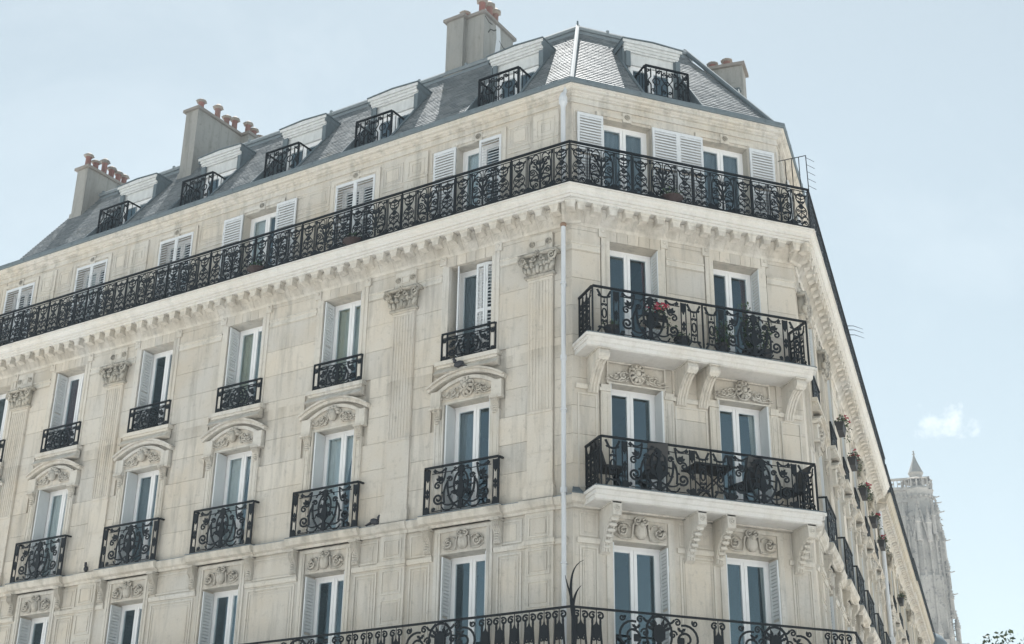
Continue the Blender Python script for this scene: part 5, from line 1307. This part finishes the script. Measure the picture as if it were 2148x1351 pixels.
# tall climbing plant in front of the second window
def pottedplant(FM, x, y, z, hgt, label, n, rad=.2, grp=None):
    M0 = FM @ T(x, y, z); o = add('potted_plant', None, None, M0); tag(o, label, 'plant', grp)
    add('flower_pot', MB().lathe([(.10, 0), (.14, .22), (.155, .22), (.155, .26), (.13, .26)], 12).mesh('flower_pot', 'planter'), o, M0)
    lm = MB(); st = MB()
    for i in range(6):
        dx, dy = random.uniform(-rad, rad), random.uniform(-.1, .1); hh = hgt*random.uniform(.6, 1)
        st.tube([(0, 0, .2), (dx*.5, dy, hh*.5), (dx, dy, hh)], .008, 4)
        for k in range(5): leaves(lm, (dx*(k+1)/5, dy, .2+(hh-.2)*(k+1)/5), rad*.45, .10, .12, n//30, .065)
    add('stems', st.mesh('stems', 'bark'), o, M0); add('foliage', lm.mesh('foliage', 'leafd'), o, M0)
    return o
PZ = -.225
pottedplant(FC, 2.98, -.45, PZ, .75, 'bushy green plant in a pot left of the right window on the upper corner balcony', 420, .22)
pottedplant(FC, 3.62, -.40, PZ, 1.25, 'tall leafy climbing plant reaching above the rail of the upper corner balcony', 560, .24)
pottedplant(FC, 3.92, -.48, PZ, .95, 'thin dark potted shrub at the right window of the upper corner balcony', 240, .14)
pottedplant(FC, .62, -.45, PZ, .42, 'low dark pot at the left end of the upper corner balcony', 120, .12)
pottedplant(FC, 2.1, -.45, PZ, .40, 'round dark pot plant near the middle of the upper corner balcony', 200, .22)
# bowls on the top-floor balcony
for FM, x, lb in ((FC, 2.02, 'flat dark red bowl of plants on the top balcony beneath the left corner shutters'), (FL, -5.2, 'dark plant bowl on the top balcony below the closed shutters'), (FL, -7.95, 'reddish plant bowl on the top balcony by the half open window')):
    M0 = FM @ T(x, -.40, 3.0); o = add('plant_bowl', None, None, M0); tag(o, lb, 'plant')
    add('bowl', MB().lathe([(.12, 0), (.24, .10), (.25, .12), (.20, .12)], 14).mesh('bowl', 'bowl'), o, M0); lm = MB(); leaves(lm, (0, 0, .2), .26, .12, .12, 130, .07); add('foliage', lm.mesh('foliage', 'leafd'), o, M0)
# folding table and chairs on the lower corner balcony
CZ = -3.195
M0 = FC @ T(2.62, -.36, CZ); tb = add('folding_table', None, None, M0); tag(tb, 'small black folding table in the middle of the lower corner balcony', 'table')
mb = MB()
for k in range(7): mb.box(-.42, .42, -.27+k*.078, -.21+k*.078, .68, .70)
mb.box(-.44, .44, -.29, -.27, .66, .70); mb.box(-.44, .44, .27, .29, .66, .70)
add('table_top', mb.mesh('table_top', 'chair'), tb, M0)
mb = MB()
for y in (-.24, .24): mb.tube([(-.36, y, 0), (.34, y, .67)], .015, 6); mb.tube([(.36, y, 0), (-.34, y, .67)], .015, 6)
add('leg', mb.mesh('leg', 'chair'), tb, M0)
def chair(x, y, rot, label):
    M0 = FC @ T(x, y, CZ) @ Matrix.Rotation(rot, 4, 'Z'); o = add('garden_chair', None, None, M0); tag(o, label, 'chair', 'black garden chairs on the lower corner balcony')
    add('seat', cached('seat', lambda: MB().box(-.22, .22, -.20, .22, .40, .45).mesh('seat', 'chair')), o, M0)
    def bk():
        mb = MB(); n = len(mb.v); mb.quadhex([(-.21, .20, .45), (.21, .20, .45), (.21, .24, .45), (-.21, .24, .45), (-.19, .34, .92), (.19, .34, .92), (.19, .36, .92), (-.19, .36, .92)]); return mb.mesh('backrest', 'chair')
    add('backrest', cached('back', bk), o, M0)
    lg = cached('cleg', lambda: MB().tube([(0, 0, 0), (0, 0, .41)], .014, 6).mesh('leg', 'chair'))
    for dx, dy in ((-.19, -.17), (.19, -.17), (-.19, .2), (.19, .2)): add('leg', lg, o, M0 @ T(dx, dy, 0))
    return o
chair(.62, -.36, R(90), 'black garden chair at the left end of the lower corner balcony')
chair(1.45, -.38, R(170), 'black garden chair below the left window of the lower corner balcony')
chair(3.35, -.34, R(195), 'black garden chair right of the folding table')
chair(4.32, -.36, R(-90), 'black garden chair at the right end of the lower corner balcony')
# pigeons
def pigeon(FM, x, y, z, rot, label):
    M0 = FM @ T(x, y, z) @ Matrix.Rotation(rot, 4, 'Z'); o = add('pigeon', None, None, M0); tag(o, label, 'bird', 'pigeons on the ledges')
    def bd():
        mb = MB(); mb.ball((0, 0, .10), .11, .06, .065, 10, 7, -.35); mb.ball((.085, 0, .165), .038, .035, .045, 8, 6); mb.ball((.10, 0, .205), .034, .03, .03, 8, 6)
        mb.tube([(.125, 0, .205), (.155, 0, .195)], .010, 5, .003); mb.quadhex([(-.20, -.03, .03), (-.08, -.035, .06), (-.08, .035, .06), (-.20, .03, .03), (-.20, -.03, .04), (-.08, -.035, .10), (-.08, .035, .10), (-.20, .03, .04)])
        mb.tube([(.01, -.02, .0), (.01, -.02, .06)], .006, 4); mb.tube([(.01, .02, .0), (.01, .02, .06)], .006, 4)
        return mb.mesh('body', 'feather', True)
    add('body', cached('pigeon', bd), o, M0); return o
pigeon(FL, -2.50, -.17, -.30, R(200), 'dark pigeon perched on the arched hood under the window next to the drainpipe')
pigeon(FL, -12.62, -.10, -3.235, R(-60), 'dark pigeon on the string course beside the fourth bowed window railing')
pigeon(FL, -4.45, -.10, -3.24, R(10), 'dark pigeon low on the string course right of the second bowed window railing')

# ------------------------------------------------------------------ tree at the right edge
tp = at(41.7, 0, 30); M0 = T(tp.x, tp.y, 0); tree = add('plane_tree', None, None, M0); tag(tree, 'leafy green treetop poking in at the bottom right corner', 'tree')
mb = MB(); mb.tube([(0, 0, 0), (.05, 0, 1.5), (0, .05, 3.2), (.1, 0, 4.6)], .17, 8, .07)
tips = []
for i in range(12):
    a = i*2.4; r_ = random.uniform(.7, 1.5); z1 = random.uniform(4.6, 6.6); tip = Vector((r_*math.cos(a), r_*math.sin(a), z1)); tips.append(tip)
    mb.tube([(0, 0, 3.0+.12*i), tuple(tip*.5+Vector((0, 0, 1.9))), tuple(tip)], .05, 5, .012)
for dx, dz in ((-1.45, 7.0), (-1.2, 7.1), (-.8, 7.0), (-.3, 7.1), (.3, 7.2), (.8, 7.3)):
    tip = Vector((dx*math.cos(ta), -dx*math.sin(ta), dz)); tips.append(tip); mb.tube([(0, 0, 4.4), tuple(tip*.6+Vector((0, 0, 2.1))), tuple(tip)], .04, 5, .008)
add('trunk', mb.mesh('trunk', 'bark'), tree, M0)
lm = MB()
for tip in tips:
    leaves(lm, tip, .34, .36, .12, 40, .11)
for _ in range(14): leaves(lm, (random.uniform(-1, 1), random.uniform(-1, 1), random.uniform(4.2, 6.0)), .6, .6, .4, 70, .16)
cr_ = add('crown', lm.mesh('crown', 'leaf'), tree, M0)

# ------------------------------------------------------------------ ground, pavement, road
def flat(name, x0, x1, y0, y1, z, mat):
    mb = MB(); mb.v += [(x0, y0, z), (x1, y0, z), (x1, y1, z), (x0, y1, z)]; mb.f.append((0, 1, 2, 3))
    o = add(name, mb.mesh(name, mat)); o['kind'] = 'structure'; return o
flat('ground', -590, 590, -590, 590, 0, 'paving')
g = flat('road', -70, 70, -15, -8, .004, 'asphalt')
mb = MB(); mb.v += [(0, -3.5, .12), (5, -3.5, .12), (25, 18, .12), (5.2, .2, .12), (0, .2, .12), (-16, 18, .12), (-19, 16, .12)]
k = len(mb.v); mb.v += [(x, y, 0) for x, y, z in mb.v]; mb.f.append(tuple(range(k))); mb.f += [(i, (i+1) % k, k+(i+1) % k, k+i) for i in range(k)]
o = add('pavement', mb.mesh('pavement', 'paving')); o['kind'] = 'structure'
for i in range(12): 
    mb = MB(); mb.v += [(-6+i*1.0, -14.5, .008), (-5.5+i*1.0, -14.5, .008), (-5.5+i*1.0, -8.5, .008), (-6+i*1.0, -8.5, .008)]; mb.f.append((0, 1, 2, 3))
    if i == 0: allm = MB()
    n = len(allm.v); allm.v += mb.v; allm.f.append((n, n+1, n+2, n+3))
o = add('road_markings', allm.mesh('road_markings', 'white')); o['kind'] = 'structure'

# ------------------------------------------------------------------ air
hz = MB().box(-600, 600, -600, 600, -1.2, 60).mesh('haze', 'white'); hz.materials.clear()
m = bpy.data.materials.new('haze_air'); m.use_nodes = True; t = m.node_tree; t.nodes.clear()
o_ = t.nodes.new('ShaderNodeOutputMaterial'); pv = t.nodes.new('ShaderNodeVolumePrincipled')
pv.inputs['Color'].default_value = (.72, .85, .97, 1); pv.inputs['Density'].default_value = .0006; pv.inputs['Anisotropy'].default_value = .0
t.links.new(pv.outputs[0], o_.inputs['Volume']); hz.materials.append(m)
o = add('haze', hz); o['kind'] = 'stuff'
